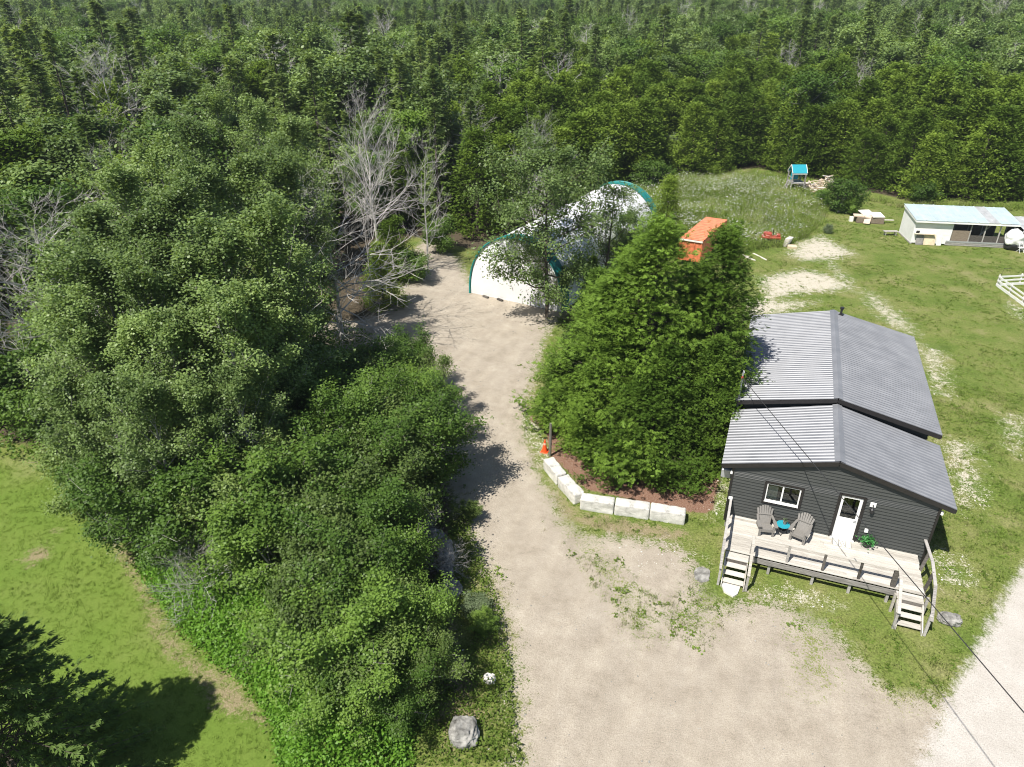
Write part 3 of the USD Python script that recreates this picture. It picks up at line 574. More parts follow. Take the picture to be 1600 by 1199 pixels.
# cone, post, flat stones
t = thing("traffic_cone", "orange traffic cone standing beside the grey post", "cone", (*G2(851, 706), 0))
B((0, 0, .02), (.38, .38, .04), ch=.01).build("base", M["cone_orange"], t)
MB().tube([(0, 0, .04), (0, 0, .40), (0, 0, .52), (0, 0, .72)], [.15, .085, .068, .03], 14).build("body", M["cone_orange"], t)
MB().tube([(0, 0, .44), (0, 0, .56)], [.082, .066], 14).build("collar", M["cone_pale"], t)
pp = G2(859, 713); t = obj("wooden_post", MB().tube([(pp[0], pp[1], -.1), (pp[0]+.01, pp[1], .9), (pp[0], pp[1]+.01, 1.95)], [.075, .07, .066], 9).get(), M["post_grey"]); tag(t, "weathered grey wooden post behind the first stone block and the cone", "post")
def boulder(name, loc, size, label, seed, mt="rock", rz=0.0, cat="boulder"):
    import trimesh
    m = trimesh.creation.icosphere(4, 1.0); v = np.array(m.vertices)
    n = meshkit.fbm(v*1.9+seed*5, 4, seed)-.5; n2 = np.abs(meshkit.fbm(v*3.5+seed*2, 3, seed+4)-.5)
    n3 = meshkit.fbm(v*8+seed, 3, seed+7)-.5; v = v*(1+.75*n-.40*n2+.10*n3)[:, None]; v = np.sign(v)*np.abs(v)**.8*np.array(size)/2
    t = obj(name, (v, m.faces), M[mt], None, smooth=35); x = UsdGeom.Xformable(t)
    x.AddTranslateOp().Set(Gf.Vec3d(*loc)); x.AddRotateZOp().Set(math.degrees(rz)); return tag(t, label, cat)
fs = PX((1126, 913), (1140, 911), (1157, 917), (1152, 930), (1145, 934), (1131, 926)); b = MB().prism(fs[::-1], -.03, .07)
tag(b.build("flagstone", M["white_stone"]), "bright white flat stone in front of the left stair", "flagstone")
boulder("stone", (*G2(1482, 971), .12), (.85, .55, .42), "grey stone beside the foot of the right stair", 3, rz=.1, cat="stone")
boulder("boulder", (*G2(696, 872), .25), (.75, 1.35, .75), "large upright grey boulder at the drive edge nearest the big shrub", 5, rz=.5)
boulder("boulder", (*G2(699, 896), .16), (.6, .6, .5), "small round grey boulder just in front of the largest one at the drive edge", 7)
boulder("boulder", (*G2(703, 926), .12), (.95, .95, .6), "low mossy boulder among the drive edge weeds", 9)
boulder("boulder", (*G2(724, 1152), .20), (.95, 1.0, .75), "square grey boulder in the grass at the bottom of the photo", 12, rz=.3)
boulder("boulder", (*G2(676, 842), .12), (1.1, .8, .6), "broad grey boulder in the shade under the drive edge shrubs", 14)
boulder("stone", (*G2(765, 1064), .10), (.42, .34, .36), "small whitish stone on the grass verge left of the drive", 15, "white_stone", cat="stone")
boulder("stone", (*G2(1097, 898), .01), (.62, .85, .10), "low pale grey stone lying in the patchy grass left of the deck stair", 16, "rock", cat="stone")

# service wire
wp0, wp1 = np.array([mx, my-.18, 5.02]), np.array([11.3, -20.4, 6.3])
tt = np.linspace(0, 1, 40); wpts = wp0+(wp1-wp0)*tt[:, None]; wpts[:, 2] -= .45*4*tt*(1-tt)*.25
tag(obj("service_wire", MB().tube(wpts, .016, 5).get(), M["wire"]), "black overhead service wire running from the house mast over the deck to the lower right", "wire")

# ================================================================= tree forms (abstract; every tree in view refers to one of them)
forms = stage.CreateClassPrim("/World/tree_forms")
def form(name, parts):
    p = f"/World/tree_forms/{name}"; UsdGeom.Xform.Define(stage, p)
    for pn, mesh, m, *nrm in parts:
        g = usdkit.mesh(stage, f"{p}/{pn}", mesh, M[m])
        if nrm: g.CreateNormalsAttr(Vt.Vec3fArray.FromNumpy(nrm[0].astype(np.float32))); g.SetNormalsInterpolation("vertex")
    return p
def join(*ms):
    v, f, n = [], [], 0
    for a, b in ms: v.append(a); f.append(b+n); n += len(a)
    return np.vstack(v), np.vstack(f)

def skeleton(rng, H, R, stems=1, base=.22, nl=26, lift=.5, wander=.03, top=.9, sub=5, flat=0.0):
    """Trunk, limbs and side branches of a broadleaf tree. Returns sticks and the points where leaf clumps sit."""
    S, nodes = [], []
    for st in range(stems):
        lean = rng.normal(0, .10 if stems > 1 else .02, 2)*H+ (np.array([math.cos(st*2.4), math.sin(st*2.4)])*R*.35 if stems > 1 else 0)
        h = H*(1-.25*rng.random()*(stems > 1)); n = 10; t = np.linspace(0, 1, n)
        P = np.c_[lean[0]*t+np.cumsum(rng.normal(0, wander*h/n, n)), lean[1]*t+np.cumsum(rng.normal(0, wander*h/n, n)), h*t]; P[0] = (rng.normal(0, .12, 3)*[1, 1, 0]) if stems > 1 else 0
        r0 = .0125*h+.02; rr = r0*(1-t)**.8+.012
        for i in range(n-1): S.append((P[i], P[i+1], rr[i], rr[i+1]))
        m = max(6, nl//stems)
        for k in range(m):
            u = base+(1-base)*(k+rng.random())/m
            p = np.array([np.interp(u, t, P[:, j]) for j in range(3)]); r = np.interp(u, t, rr)*.55
            env = R*(math.sin(math.pi*min(1, (u-base)/(1-base)*.82+.16))**.7)*rng.uniform(.6, 1.12)/(1.25 if stems > 1 else 1)
            az = k*2.399+rng.normal(0, .35)+st; el = lift*(.55+.9*u)+rng.normal(0, .15)
            d = np.array([math.cos(az)*math.cos(el), math.sin(az)*math.cos(el), math.sin(el)]); q = p
            for j in range(4):
                d2 = unit(d+rng.normal(0, .16, 3)+[0, 0, .07*j-flat]); q2 = q+d2*env/4*(1.1/ max(.55, math.cos(el)))
                S.append((q, q2, r*(1-j/4.4), r*(1-(j+1)/4.4)))
                if j > 0:
                    for _ in range(sub//2+1):
                        e = unit(d2*.6+rng.normal(0, .75, 3)+[0, 0, .2]); q3 = q2+e*env*rng.uniform(.14, .36)
                        S.append((q2, q3, r*.35, .005)); nodes.append(q3); nodes.append((q2+q3)/2)
                q = q2
            nodes.append(q)
        nodes.append(P[-1])
    return S, np.array(nodes)
def sticks(S, k=4): a = [np.array(x) for x in zip(*S)]; return segs(a[0], a[1], a[2], a[3], k)

def broadleaf(name, seed, H, R, nleaf, l, w, sig, leaf, bk, **kw):
    rng = np.random.default_rng(seed); S, N = skeleton(rng, H, R, **kw)
    wgt = rng.gamma(1.0, 1, len(N)); c = rng.choice(len(N), nleaf, p=wgt/wgt.sum())
    off = rng.normal(size=(nleaf, 3))*sig*[1, 1, .72]
    P = N[c]+off; keep = P[:, 2] > .15
    P = P[keep]; ctr = np.array([0, 0, H*.5])
    return form(name, [("trunk", sticks(S), bk), ("crown", leaves(P, rng, l, w, unit(P-ctr), 1.0, .7), leaf)])

def conifer_sprays(base, d, rng, L, nb, w, droop, spread=.55, single=False):
    """Fans of slim blades from each base point, pointing roughly along d."""
    n = len(base)
    side = unit(np.cross(d, [0, 0, 1.0])+1e-6); ang = np.linspace(-spread, spread, nb)
    ll = L*rng.uniform(.6, 1.25, (n, 1, 1)); roll = rng.normal(0, .45, (n, 1)); upd = unit(np.cross(side, d)); s2 = side*np.cos(roll)+upd*np.sin(roll); u2 = -side*np.sin(roll)+upd*np.cos(roll)
    dd = d[:, None]*np.cos(ang)[None, :, None]+s2[:, None]*np.sin(ang)[None, :, None]+rng.normal(0, .16, (n, nb, 3)); dd[..., 2] -= droop; dd = unit(dd)
    tip = base[:, None]+dd*ll*(1-.35*np.abs(ang/spread))[None, :, None]
    wv = unit(np.cross(dd, u2[:, None]+rng.normal(0, .3, (n, nb, 3))))*w
    mid = base[:, None]*.45+tip*.55
    if single:
        v = np.stack([np.broadcast_to(base[:, None], tip.shape), tip+wv, tip-wv*.4-(tip-base[:, None])*.18], 2).reshape(-1, 3); return v, np.arange(n*nb*3).reshape(-1, 3)
    v = np.stack([np.broadcast_to(base[:, None], tip.shape), mid+wv, tip, mid-wv], 2).reshape(-1, 3); k = np.arange(n*nb)[:, None]*4
    return v, np.vstack([k+[0, 1, 2], k+[0, 2, 3]])

def cedar(name, seed, H, R, ncl, per, L, w, leaf, nb=5, base=.03, tops=1, bulge=.8, single=False):
    rng = np.random.default_rng(seed); S = []; BP, BD = [], []
    tips = [(0, 0, 1.0)]+[(rng.normal(0, R*.28), rng.normal(0, R*.28), rng.uniform(.72, .93)) for _ in range(tops-1)]
    for tx, ty, th in tips:
        h = H*th; S.append((np.array([tx*.3, ty*.3, 0]), np.array([tx, ty, h*.5]), .02*h+.03, .012*h+.02)); S.append((np.array([tx, ty, h*.5]), np.array([tx, ty, h*.985]), .012*h+.02, .008))
        m = int(ncl/len(tips))
        u = base+(1-base)*rng.random(m)**1.25; az = rng.random(m)*2*np.pi
        lob = 1+.24*np.sin(az*3+u*9+seed)+.17*np.sin(az*5-u*17)
        env = R*(1-u)**bulge*np.clip(.80+1.8*u, 0, 1.0)*lob*(1 if len(tips) == 1 else .85)
        rho = env*np.sqrt(rng.uniform(.34, 1.0, m))
        C = np.c_[tx+np.cos(az)*rho, ty+np.sin(az)*rho, h*u+rho*.12+rng.normal(0, .1, m)]
        C = np.vstack([C, np.c_[rng.normal(tx, .06, 12), rng.normal(ty, .06, 12), h*np.linspace(.90, 1.0, 12)]]); az = np.r_[az, rng.random(12)*6.28]; rho = np.r_[rho, np.full(12, .05)]
        D = unit(np.c_[np.cos(az), np.sin(az), np.full(len(az), .35)]+rng.normal(0, .25, (len(az), 3)))
        sel = rng.random(len(C)) < .30
        for c, z0 in zip(C[sel], C[sel][:, 2]-rho[sel]*.35): S.append((np.array([tx*.9, ty*.9, max(.1, z0)]), c, .018, .006))
        k = len(C); jj = np.repeat(np.arange(k), per)
        off = rng.normal(size=(len(jj), 3))*[.17, .17, .11]*(L/.2)+D[jj]*rng.uniform(-.35, .45, (len(jj), 1))*(L/.2)
        BP.append(C[jj]+off); BD.append(unit(D[jj]+rng.normal(0, .45, (len(jj), 3))))
    Bp, Bd = np.vstack(BP), np.vstack(BD); ok = Bp[:, 2] > .1
    return form(name, [("trunk", sticks(S), "bark_dark"), ("crown", conifer_sprays(Bp[ok], Bd[ok], rng, L, nb, w, .16, .7, single), leaf)])

def spruce(name, seed, H, R, nbr, twigs, L, w, nb=4, leaf="spruce_leaf", ragged=.25, base=.06):
    rng = np.random.default_rng(seed); S = [(np.zeros(3), np.array([0, 0, H*.5]), .014*H, .008*H), (np.array([0, 0, H*.5]), np.array([0, 0, H]), .008*H, .01)]
    u = base+(1-base)*(np.arange(nbr)+rng.random(nbr))/nbr; az = np.arange(nbr)*2.399+rng.normal(0, .3, nbr)
    ln = (R*(1-u)**.85*rng.uniform(1-ragged*1.6, 1+ragged, nbr)+.12)
    p0 = np.c_[np.zeros(nbr), np.zeros(nbr), H*u]; d = np.c_[np.cos(az), np.sin(az), .25-.55*(1-u)]; d = unit(d)
    p1 = p0+d*ln[:, None]+np.c_[np.zeros((nbr, 2)), .10*ln]
    for a, b_, l_ in zip(p0, p1, ln): S.append((a, b_, .006+.008*l_, .004))
    jj = np.repeat(np.arange(nbr), twigs); t = rng.uniform(.18, 1.0, len(jj))**.75
    Bp = p0[jj]+(p1-p0)[jj]*t[:, None]+rng.normal(0, .05, (len(jj), 3))
    sd = unit(np.cross(d[jj], [0, 0, 1.0]))*rng.choice([-1, 1], (len(jj), 1))*rng.uniform(.2, 1.1, (len(jj), 1))
    Bd = unit(d[jj]+sd+[0, 0, -.05])
    top = np.c_[rng.normal(0, .03, (14, 2)), H*np.linspace(.93, 1.0, 14)]; Bp = np.vstack([Bp, top]); Bd = np.vstack([Bd, unit(rng.normal(size=(14, 3))*[.6, .6, .1]+[0, 0, .9])])
    return form(name, [("trunk", sticks(S), "bark_dark"), ("crown", conifer_sprays(Bp, Bd, rng, L, nb, w, .10), leaf)])

def bare(name, seed, H, R, depth=4, nl=18, base=.25, lift=.7, thick=1.0, bk="bark_dead", droop=0.0, lean=.03):
    rng = np.random.default_rng(seed); S = []
    n = 9; t = np.linspace(0, 1, n); P = np.c_[np.cumsum(rng.normal(lean*H/n, .03*H/n*2, n)), np.cumsum(rng.normal(0, .03*H/n*2, n)), H*t]; P[0] = 0
    rr = (.016*H*(1-t)**.9+.018)*thick
    for i in range(n-1): S.append((P[i], P[i+1], rr[i], rr[i+1]))
    def grow(p, d, L, r, k):
        q = p; m = 3
        for j in range(m):
            d = unit(d+rng.normal(0, .13, 3)+[0, 0, .05-droop*(k > 1)]); q2 = q+d*L/m; S.append((q, q2, r*(1-j/m*.6), r*(1-(j+1)/m*.6)))
            if k > 0:
                for _ in range(2 if k > 1 else 3): grow(q2, unit(d+rng.normal(0, .55, 3)+[0, 0, .12-droop]), L*rng.uniform(.35, .6), max(.0075*thick, r*.45), k-1)
            q = q2
    for k in range(nl):
        u = base+(1-base)*(k+rng.random())/nl; p = np.array([np.interp(u, t, P[:, j]) for j in range(3)])
        az = k*2.399+rng.normal(0, .4); el = lift*(.6+.6*u)-droop+rng.normal(0, .12)
        grow(p, np.array([math.cos(az)*math.cos(el), math.sin(az)*math.cos(el), math.sin(el)]), R*(1.15-.75*abs(u-.45))*rng.uniform(.7, 1.1), np.interp(u, t, rr)*.5, depth-2)
    return form(name, [("trunk", sticks(S[:n-1], 7), bk), ("branches", sticks(S[n-1:], 3), bk)])

F = {}
# near forms
F["aspen"] = [broadleaf(f"aspen_{c}", s, 12, R, 19000, .135, .11, .26, "aspen_leaf", "bark_pale", base=b, nl=30, lift=.85) for c, s, R, b in (("a", 1, 2.2, .2), ("b", 2, 1.8, .25), ("c", 3, 2.5, .15))]
F["shrub"] = [broadleaf(f"shrub_{c}", s, 4.5, R, 26000, .105, .08, .22, lf, "bark_pale", stems=5, base=.10, nl=45, lift=.6) for c, s, R, lf in (("a", 11, 2.4, "broad_leaf"), ("b", 12, 2.1, "shrub_leaf"), ("c", 13, 2.7, "broad_leaf"))]
F["poplar"] = [broadleaf("poplar_a", 21, 11, 4.7, 27000, .17, .13, .36, "aspen_leaf", "bark_dark", base=.16, nl=34, lift=.45)]
F["poplar"].append(broadleaf("poplar_b", 22, 11, 4.2, 11000, .17, .13, .36, "aspen_leaf", "bark_dark", base=.12, nl=30, lift=.5))
F["bigcedar"] = [cedar(f"bigcedar_{c}", s, 11, R, 1400, 19, .20, .020, "cedar_leaf", tops=tp, nb=8, single=True, bulge=.78) for c, s, R, tp in (("a", 31, 4.0, 3), ("b", 32, 3.0, 2))]
F["spruce_near"] = [spruce("spruce_near", 41, 9, 3.3, 280, 42, .22, .020, nb=5, ragged=.14, leaf="fir_leaf")]
F["snag"] = [bare("snag_a", 51, 14, 4.1, 4, 30, .34, .9, thick=.8), bare("snag_b", 52, 9, 3.7, 4, 40, .10, .5, droop=.08, thick=.8), bare("snag_c", 53, 11, 3.0, 4, 18, .2, .75, thick=.7)]
# middle and far forms (fewer, larger blades)
F["cedar"] = [cedar(f"cedar_{c}", s, 10, R, 760, 10, .27, .036, "treeline_leaf", tops=tp, nb=6, bulge=.65) for c, s, R, tp in (("a", 61, 3.1, 1), ("b", 62, 3.6, 3), ("c", 63, 2.6, 1))]
F["spruce"] = [spruce(f"spruce_{c}", s, 13, R, 105, 15, .42, .045, nb=4, ragged=rg) for c, s, R, rg in (("a", 71, 1.75, .25), ("b", 72, 1.4, .35), ("c", 73, 2.2, .3))]
F["leafy"] = [broadleaf(f"leafy_{c}", s, 10, R, 7000, .27, .20, .42, lf, "bark_pale", base=.25, nl=24) for c, s, R, lf in (("a", 81, 2.5, "aspen_leaf"), ("b", 82, 2.9, "broad_leaf"), ("c", 83, 2.2, "aspen_leaf"))]
F["dead"] = [bare("dead_a", 91, 12, 2.0, 4, 20, .15, .5, thick=1.1), bare("dead_b", 92, 10, 2.6, 4, 18, .3, .9, thick=1.1)]
F["bush"] = [broadleaf("bush_a", 95, 2.6, 1.7, 7000, .15, .11, .24, "broad_leaf", "bark_pale", stems=5, base=.08, nl=30), broadleaf("bush_b", 96, 2.4, 1.6, 6000, .15, .09, .24, "willow_leaf", "bark_pale", stems=5, base=.08, nl=30)]

# ================================================================= trees of the yard
rt = np.random.default_rng(2024)
def tree(kind, x, y, h, label, cat="tree", v=0, base_h=None, rz=None, group=None, name=None, wide=1.0):
    H = {"aspen": 12, "shrub": 4.5, "poplar": 11, "bigcedar": 11, "spruce_near": 9, "cedar": 10, "spruce": 13, "leafy": 10, "bush": 2.5}.get(kind)
    if kind == "snag": H = (14, 9, 11)[v]
    if kind == "dead": H = (12, 10)[v]
    nm = name or {"aspen": "aspen_tree", "shrub": "broadleaf_shrub", "poplar": "poplar_tree", "bigcedar": "cedar_tree", "spruce_near": "spruce_tree", "snag": "bare_tree", "cedar": "cedar_tree", "spruce": "spruce_tree", "leafy": "broadleaf_tree", "dead": "bare_tree", "bush": "bush"}[kind]
    s = h/H
    return place(F[kind][v], nm, at_ground(x, y, -.05), rt.uniform(0, 6.28) if rz is None else rz, (s*wide, s*wide, s), label, cat, group)
def top_at(px, py, h):
    """Ground position of a tree of height h whose tip the photograph shows at (px, py)."""
    return G2(px, py, h)

# big cedar clump beside the house
tree("bigcedar", -4.9, 5.6, 11.8, "tallest cedar, in the middle of the clump between the drive and the house", v=0, rz=.4, wide=1.25)
tree("bigcedar", -2.0, 7.2, 11.2, "cedar of the clump pressed against the left edge of the house roof", v=1, rz=2.0, wide=1.2)
tree("bigcedar", -6.5, 7.0, 9.6, "cedar on the drive side of the clump, behind the cone and post", v=1, rz=4.2, wide=1.2)
tree("bigcedar", -3.7, 3.6, 6.6, "low broad cedar at the front of the clump above the mulch bed", v=0, rz=1.2, wide=1.4)
tree("bigcedar", -1.6, 4.4, 7.0, "front cedar of the clump nearest the house corner", v=1, rz=.2, wide=1.15)
tree("bigcedar", -6.6, 4.4, 6.2, "low cedar of the clump closest to the first stone block", v=1, rz=3.3, wide=1.25)
tree("bigcedar", -8.3, 8.6, 8.0, "cedar at the left of the clump, overhanging the drive", v=0, rz=5.2, wide=1.1)
tree("bigcedar", -8.9, 5.9, 4.6, "short cedar at the drive edge of the clump, behind the cone", v=1, rz=2.7, wide=1.25)
tree("bigcedar", -6.2, 9.4, 9.6, "cedar at the back of the clump, towards the orange trailer", v=1, rz=.9, wide=1.1)
tree("poplar", -11.4, 23.6, 8.4, "thin leaved young tree in front of the right side of the fabric shelter", v=1, rz=2.0)
tree("cedar", -9.3, 37.5, 6.8, "yellow green cedar at the back right end of the fabric shelter", v=0, wide=.85)
tree("leafy", -11.6, 31.5, 4.6, "small leafy tree along the right side of the fabric shelter", v=1)
tree("shrub", -10.2, 26.5, 4.4, "leafy shrub beside the right flank of the fabric shelter", cat="shrub", v=1)
tree("shrub", -8.2, 8.0, 4.2, "leafy shrub at the foot of the cedar clump on the drive side", v=1, cat="shrub")
tree("poplar", -14.6, 19.5, 11.0, "open branched tree standing in front of the white fabric shelter", v=0, rz=.9)
for (x, y, h, l) in ((-11.6, 20.5, 4.6, "slim young cedar beside the right corner of the fabric shelter"), (-10.3, 17.5, 3.6, "short young cedar between the fabric shelter and the cedar clump"), (-9.0, 14.0, 4.4, "young cedar just behind the cedar clump")):
    tree("cedar", x, y, h, l, v=2, wide=.8)

ASPENS = [  # (tip pixel x, y, height, form)
    (400, 178, 12.8, 0), (345, 170, 12.8, 2), (295, 205, 12.5, 1), (250, 245, 12, 0), (200, 290, 11.5, 2), (150, 350, 11.2, 1), (110, 420, 10.5, 0), (85, 500, 9.5, 2), (450, 200, 12, 1), (462, 262, 11.5, 2), (440, 270, 12, 0), (380, 270, 12.3, 1), (330, 290, 12, 2), (280, 320, 12, 0), (225, 360, 11.3, 1), (180, 425, 10.5, 2), (458, 330, 9.8, 0),
    (425, 372, 10.5, 1), (400, 370, 11.5, 2), (345, 380, 11.5, 0), (290, 410, 11, 1), (240, 450, 10.5, 2), (130, 530, 9, 0), (200, 520, 9.2, 1), (265, 520, 9.3, 0), (330, 490, 9.8, 2), (395, 475, 9.6, 1), (415, 462, 9, 0), (100, 600, 7.2, 1), (165, 610, 7.6, 0), (230, 620, 7.8, 2), (300, 610, 7.8, 1), (370, 600, 7.8, 0)]
ORD = ["leftmost", "second", "third", "fourth", "fifth", "sixth", "seventh", "eighth", "ninth", "tenth", "eleventh", "twelfth", "thirteenth", "fourteenth", "fifteenth", "sixteenth"]
def ranked(items, region_of, text):
    """Labels that count the things of each stretch from the left. items: photograph x of each thing."""
    by = {}
    for n, (x, it) in enumerate(items): by.setdefault(region_of(it), []).append((x, n))
    out = {}
    for r, lst in by.items():
        for k, (_, n) in enumerate(sorted(lst)):
            o = (ORD[k] if k == 0 else (ORD[k]+" from the left") if k < len(ORD)-1 else "one of the rightmost") if len(lst) > 1 else "only"
            out[n] = (text.format(o=o, r=r[0]), r[1])
    return out
lab = ranked([(q[0], q) for q in ASPENS], lambda q: ("back edge", "aspens along the back of the grove") if q[1] < 240 else (("upper middle", "aspens in the upper middle of the grove") if q[1] < 450 else ("lower slope", "aspens low in the grove")), "grey green aspen, {o} at the {r} of the grove")
for i, (a, b_, h, v) in enumerate(ASPENS):
    x, y = top_at(a, b_, h)
    tree("aspen", x, y, h, lab[i][0], v=v, group=lab[i][1], wide=rt.uniform(.9, 1.12))
SHRUBS = [(465, 545, 5, 0), (530, 565, 4.4, 1), (590, 560, 3.8, 2), (640, 535, 3.4, 0), (660, 575, 3.6, 1), (430, 600, 5, 2), (510, 630, 4.8, 0), (575, 645, 4.6, 1), (625, 655, 4.6, 2), (672, 640, 4.4, 0), (440, 680, 5, 1), (525, 700, 4.8, 2), (590, 705, 4.6, 1),
          (400, 740, 5, 0), (480, 765, 4.6, 1), (550, 790, 4.2, 2), (600, 830, 3.4, 0), (440, 810, 3.9, 2), (500, 855, 4.2, 1), (560, 885, 4.0, 0), (500, 925, 3.8, 1), (520, 950, 3.8, 2), (590, 965, 3.4, 1), (530, 1005, 3.0, 0), (555, 1030, 2.8, 2), (330, 740, 5, 1), (260, 740, 4.6, 2), (180, 730, 4.2, 0), (310, 765, 3.4, 2), (120, 690, 4.0, 1), (385, 775, 3.5, 1), (635, 600, 3.8, 2), (555, 610, 4.3, 0), (640, 945, 3.2, 0), (655, 1000, 2.6, 1), (610, 1045, 2.4, 2)]
def shrub_row(q):
    for lim, r in ((575, "bare grey tree"), (625, "upper drive"), (690, "drive bend"), (770, "grove foot"), (870, "lawn corner and boulders"), (2000, "bramble patch")):
        if q[1] < lim: return r, "shrubs of the thicket near the "+r
lab = ranked([(q[0], q) for q in SHRUBS], shrub_row, "thicket shrub, {o}, level with the {r}")
for i, (a, b_, h, v) in enumerate(SHRUBS):
    x, y = top_at(a, b_, h)
    tree("shrub", x, y, h, lab[i][0], cat="shrub", v=v, group=lab[i][1], wide=rt.uniform(.95, 1.2))
tree("shrub", *G2(755, 985), .75, "low dark weed bush at the drive edge below the boulders", cat="shrub", v=0, wide=1.5)
tree("bush", *G2(742, 955), .7, "low greyish weed clump on the verge right of the mossy boulder", cat="bush", v=1, wide=1.3)
tree("shrub", *G2(735, 812), .9, "small bright green bush on the verge at the bend of the drive", cat="shrub", v=1, wide=1.2)

for (x, y, h, k, v, l) in ((-43, 4.5, 9.5, "leafy", 1, "leafy tree behind the bare tree at the left edge of the photo"), (-41, 10, 10, "leafy", 0, "leafy tree between the left bare tree and the aspens"), (-46, -1, 9, "cedar", 1, "cedar at the left edge of the photo above the lawn shadow"), (-40.5, -6.5, 8.5, "cedar", 0, "cedar casting the dark shadow at the left end of the lawn"), (-43.5, -9, 9, "leafy", 1, "broad tree shading the far left corner of the lawn"), (-37.5, 6, 7, "leafy", 2, "small leafy tree right of the bare tree at the left edge"),
                         (*G2(600, 482), 5.0, "cedar", 0, "bushy cedar beside the track below the tall bare tree"), (*G2(625, 440), 5.5, "cedar", 1, "dense cedar on the left of the dark track opening")):
    tree(k, x, y, h, l, v=v)
BUSHES = ((-37.5, -3.5, 3.2, 'on the bank'), (-39.5, 0, 3.4, 'under the bare tree'), (-36.2, 1.5, 2.8, 'next to the aspens'), (-41.5, -5, 3, 'furthest left'), (-34.6, -5.2, 2.4, 'beside the lawn'), (-42, 7, 3.4, 'furthest back'))
for x, y, h, l in BUSHES: tree('bush', x, y, h, 'green bush near the left edge bare tree, '+l, cat='bush')
# bare trees
x, y = top_at(548, 140, 14); tree("snag", -30.2, 22.6, 12.0, "tall bare white trunked tree rising above the grove beside the track", v=0, rz=2.6)
tree("snag", -27.2, 25.5, 10.0, "slim bare tree just right of the tall white trunked one", v=2, rz=.5, wide=.7)
tree("snag", -26.6, 11.2, 9.6, "wide bare grey tree with drooping twigs at the far bend of the drive", v=1, rz=4.3, wide=1.15)
tree("snag", -37.8, 0.5, 9.5, "bare grey tree at the left edge of the photo beside the lawn", v=1, rz=3.6, wide=1.1)
tree("snag", *top_at(300, 230, 9), 9.0, "bare greyish tree half hidden behind the top left of the grove", v=2)
tree("snag", *top_at(170, 250, 11), 10.5, "bare grey tree at the upper left behind the aspens", v=2, rz=2)
tree("snag", -18.3, 27.5, 10.5, "bare forked tree behind the white shelter roof", v=0, wide=.7)
for (a, b_, h, v, l) in ((215, 690, 4.6, 1, "small bare grey tree in the lower left of the grove above the lawn"), (455, 590, 4.6, 2, "thin bare stems rising from the thicket below the drooping bare tree"), (640, 800, 2.6, 1, "bare grey brush at the drive edge of the thicket"), (305, 860, 3.0, 1, "bare twiggy brush above the bramble patch"), (700, 850, 1.6, 1, "low bare brush beside the boulders at the drive edge")):
    x, y = top_at(a, b_, h); tree("snag", x, y, h, l, v=v)
tree("spruce_near", -17.5, -19.7, 8.0, "large green spruce at the bottom left corner of the lawn", v=0, wide=1.3)

# ================================================================= forest
def front_of_forest(P):
    """Signed distance into the forest (positive inside)."""
    return sd_poly(P, FOREST)
FOREST = np.array([(-46, 6), (-42, 20), (-36, 30), (-33, 36), (-27.5, 35.5), (-25.0, 32), (-23.5, 37), (-21.5, 50), (-17, 60), (-10, 71.5), (-3.6, 78), (3, 74), (9, 68.5), (13, 65.5), (20, 68), (30, 71), (60, 80), (300, 160), (420, 640), (-560, 640), (-500, 0), (-60, -4)], float)
fr_ = np.random.default_rng(77)
pts = []
def scatter(d0, d1, sp):
    """Jittered grid over the part of the view wedge between two distances."""
    g = np.arange(-560, 560, sp); Xg, Yg = np.meshgrid(g, g); P = np.c_[Xg.ravel(), Yg.ravel()]+fr_.uniform(-.42, .42, (Xg.size, 2))*sp+CAM[:2]
    rel = P-CAM[:2]; dep = rel@np.array([_sy, _cy]); lat = rel@np.array([_cy, -_sy]); d = np.hypot(*rel.T)
    ok = (d >= d0) & (d < d1) & (np.abs(lat) < .80*dep+14) & (dep > 0)
    P = P[ok]; return P[front_of_forest(P) > .6]
FP = np.vstack([scatter(20, 150, 3.7), scatter(150, 270, 4.8), scatter(270, 480, 6.2)])
fd = np.hypot(*(FP-CAM[:2]).T); inn = front_of_forest(FP)
noise1 = meshkit.fbm(np.c_[FP/38, FP[:, :1]*0], 3, 3); noise2 = meshkit.fbm(np.c_[FP/15, FP[:, :1]*0+5], 2, 8)
rel = FP-CAM[:2]; bear = np.degrees(np.arctan2(rel[:, 0], rel[:, 1]))        # bearing from the camera, house axis = 0
right = np.clip((bear+26)/8, 0, 1)                                           # the right half is mostly cedar in front
uu = fr_.random(len(FP))
kind = np.full(len(FP), "spruce", object)
p_ced = np.where(inn < 26, .25+.72*right, .22+.25*right*(inn < 60)); p_leaf = np.where(inn < 26, .34*(1-right)+.02, .20+.40*(noise1 > .53)); p_dead = np.where(inn < 22, .03*(1-right), .045+.05*(noise2 > .6))
kind[uu < p_ced+p_leaf+p_dead] = "leafy"; kind[uu < p_ced+p_dead] = "cedar"; kind[uu < p_dead] = "dead"
hgt = np.select([kind == "cedar", kind == "leafy", kind == "dead"], [fr_.uniform(7.5, 11.5, len(FP)), fr_.uniform(7, 12, len(FP)), fr_.uniform(8, 12.5, len(FP))], fr_.uniform(8.5, 16.5, len(FP)))
hgt = hgt*1.16*np.clip(.76+inn/60, .76, 1.0)*(.85+.3*noise1); vv = fr_.integers(0, 3, len(FP))
Hn = {"cedar": 10, "leafy": 10, "dead": 12, "spruce": 13}
order = np.argsort(fd); taken = {k: 0 for k in Hn}; rest = []
FL = {"cedar": ("cedar_tree", "bright green cedar", "cedars"), "leafy": ("broadleaf_tree", "leafy broadleaf tree", "broadleaf trees"), "dead": ("bare_tree", "bare grey tree", "bare trees"), "spruce": ("spruce_tree", "dark pointed spruce", "spruces")}
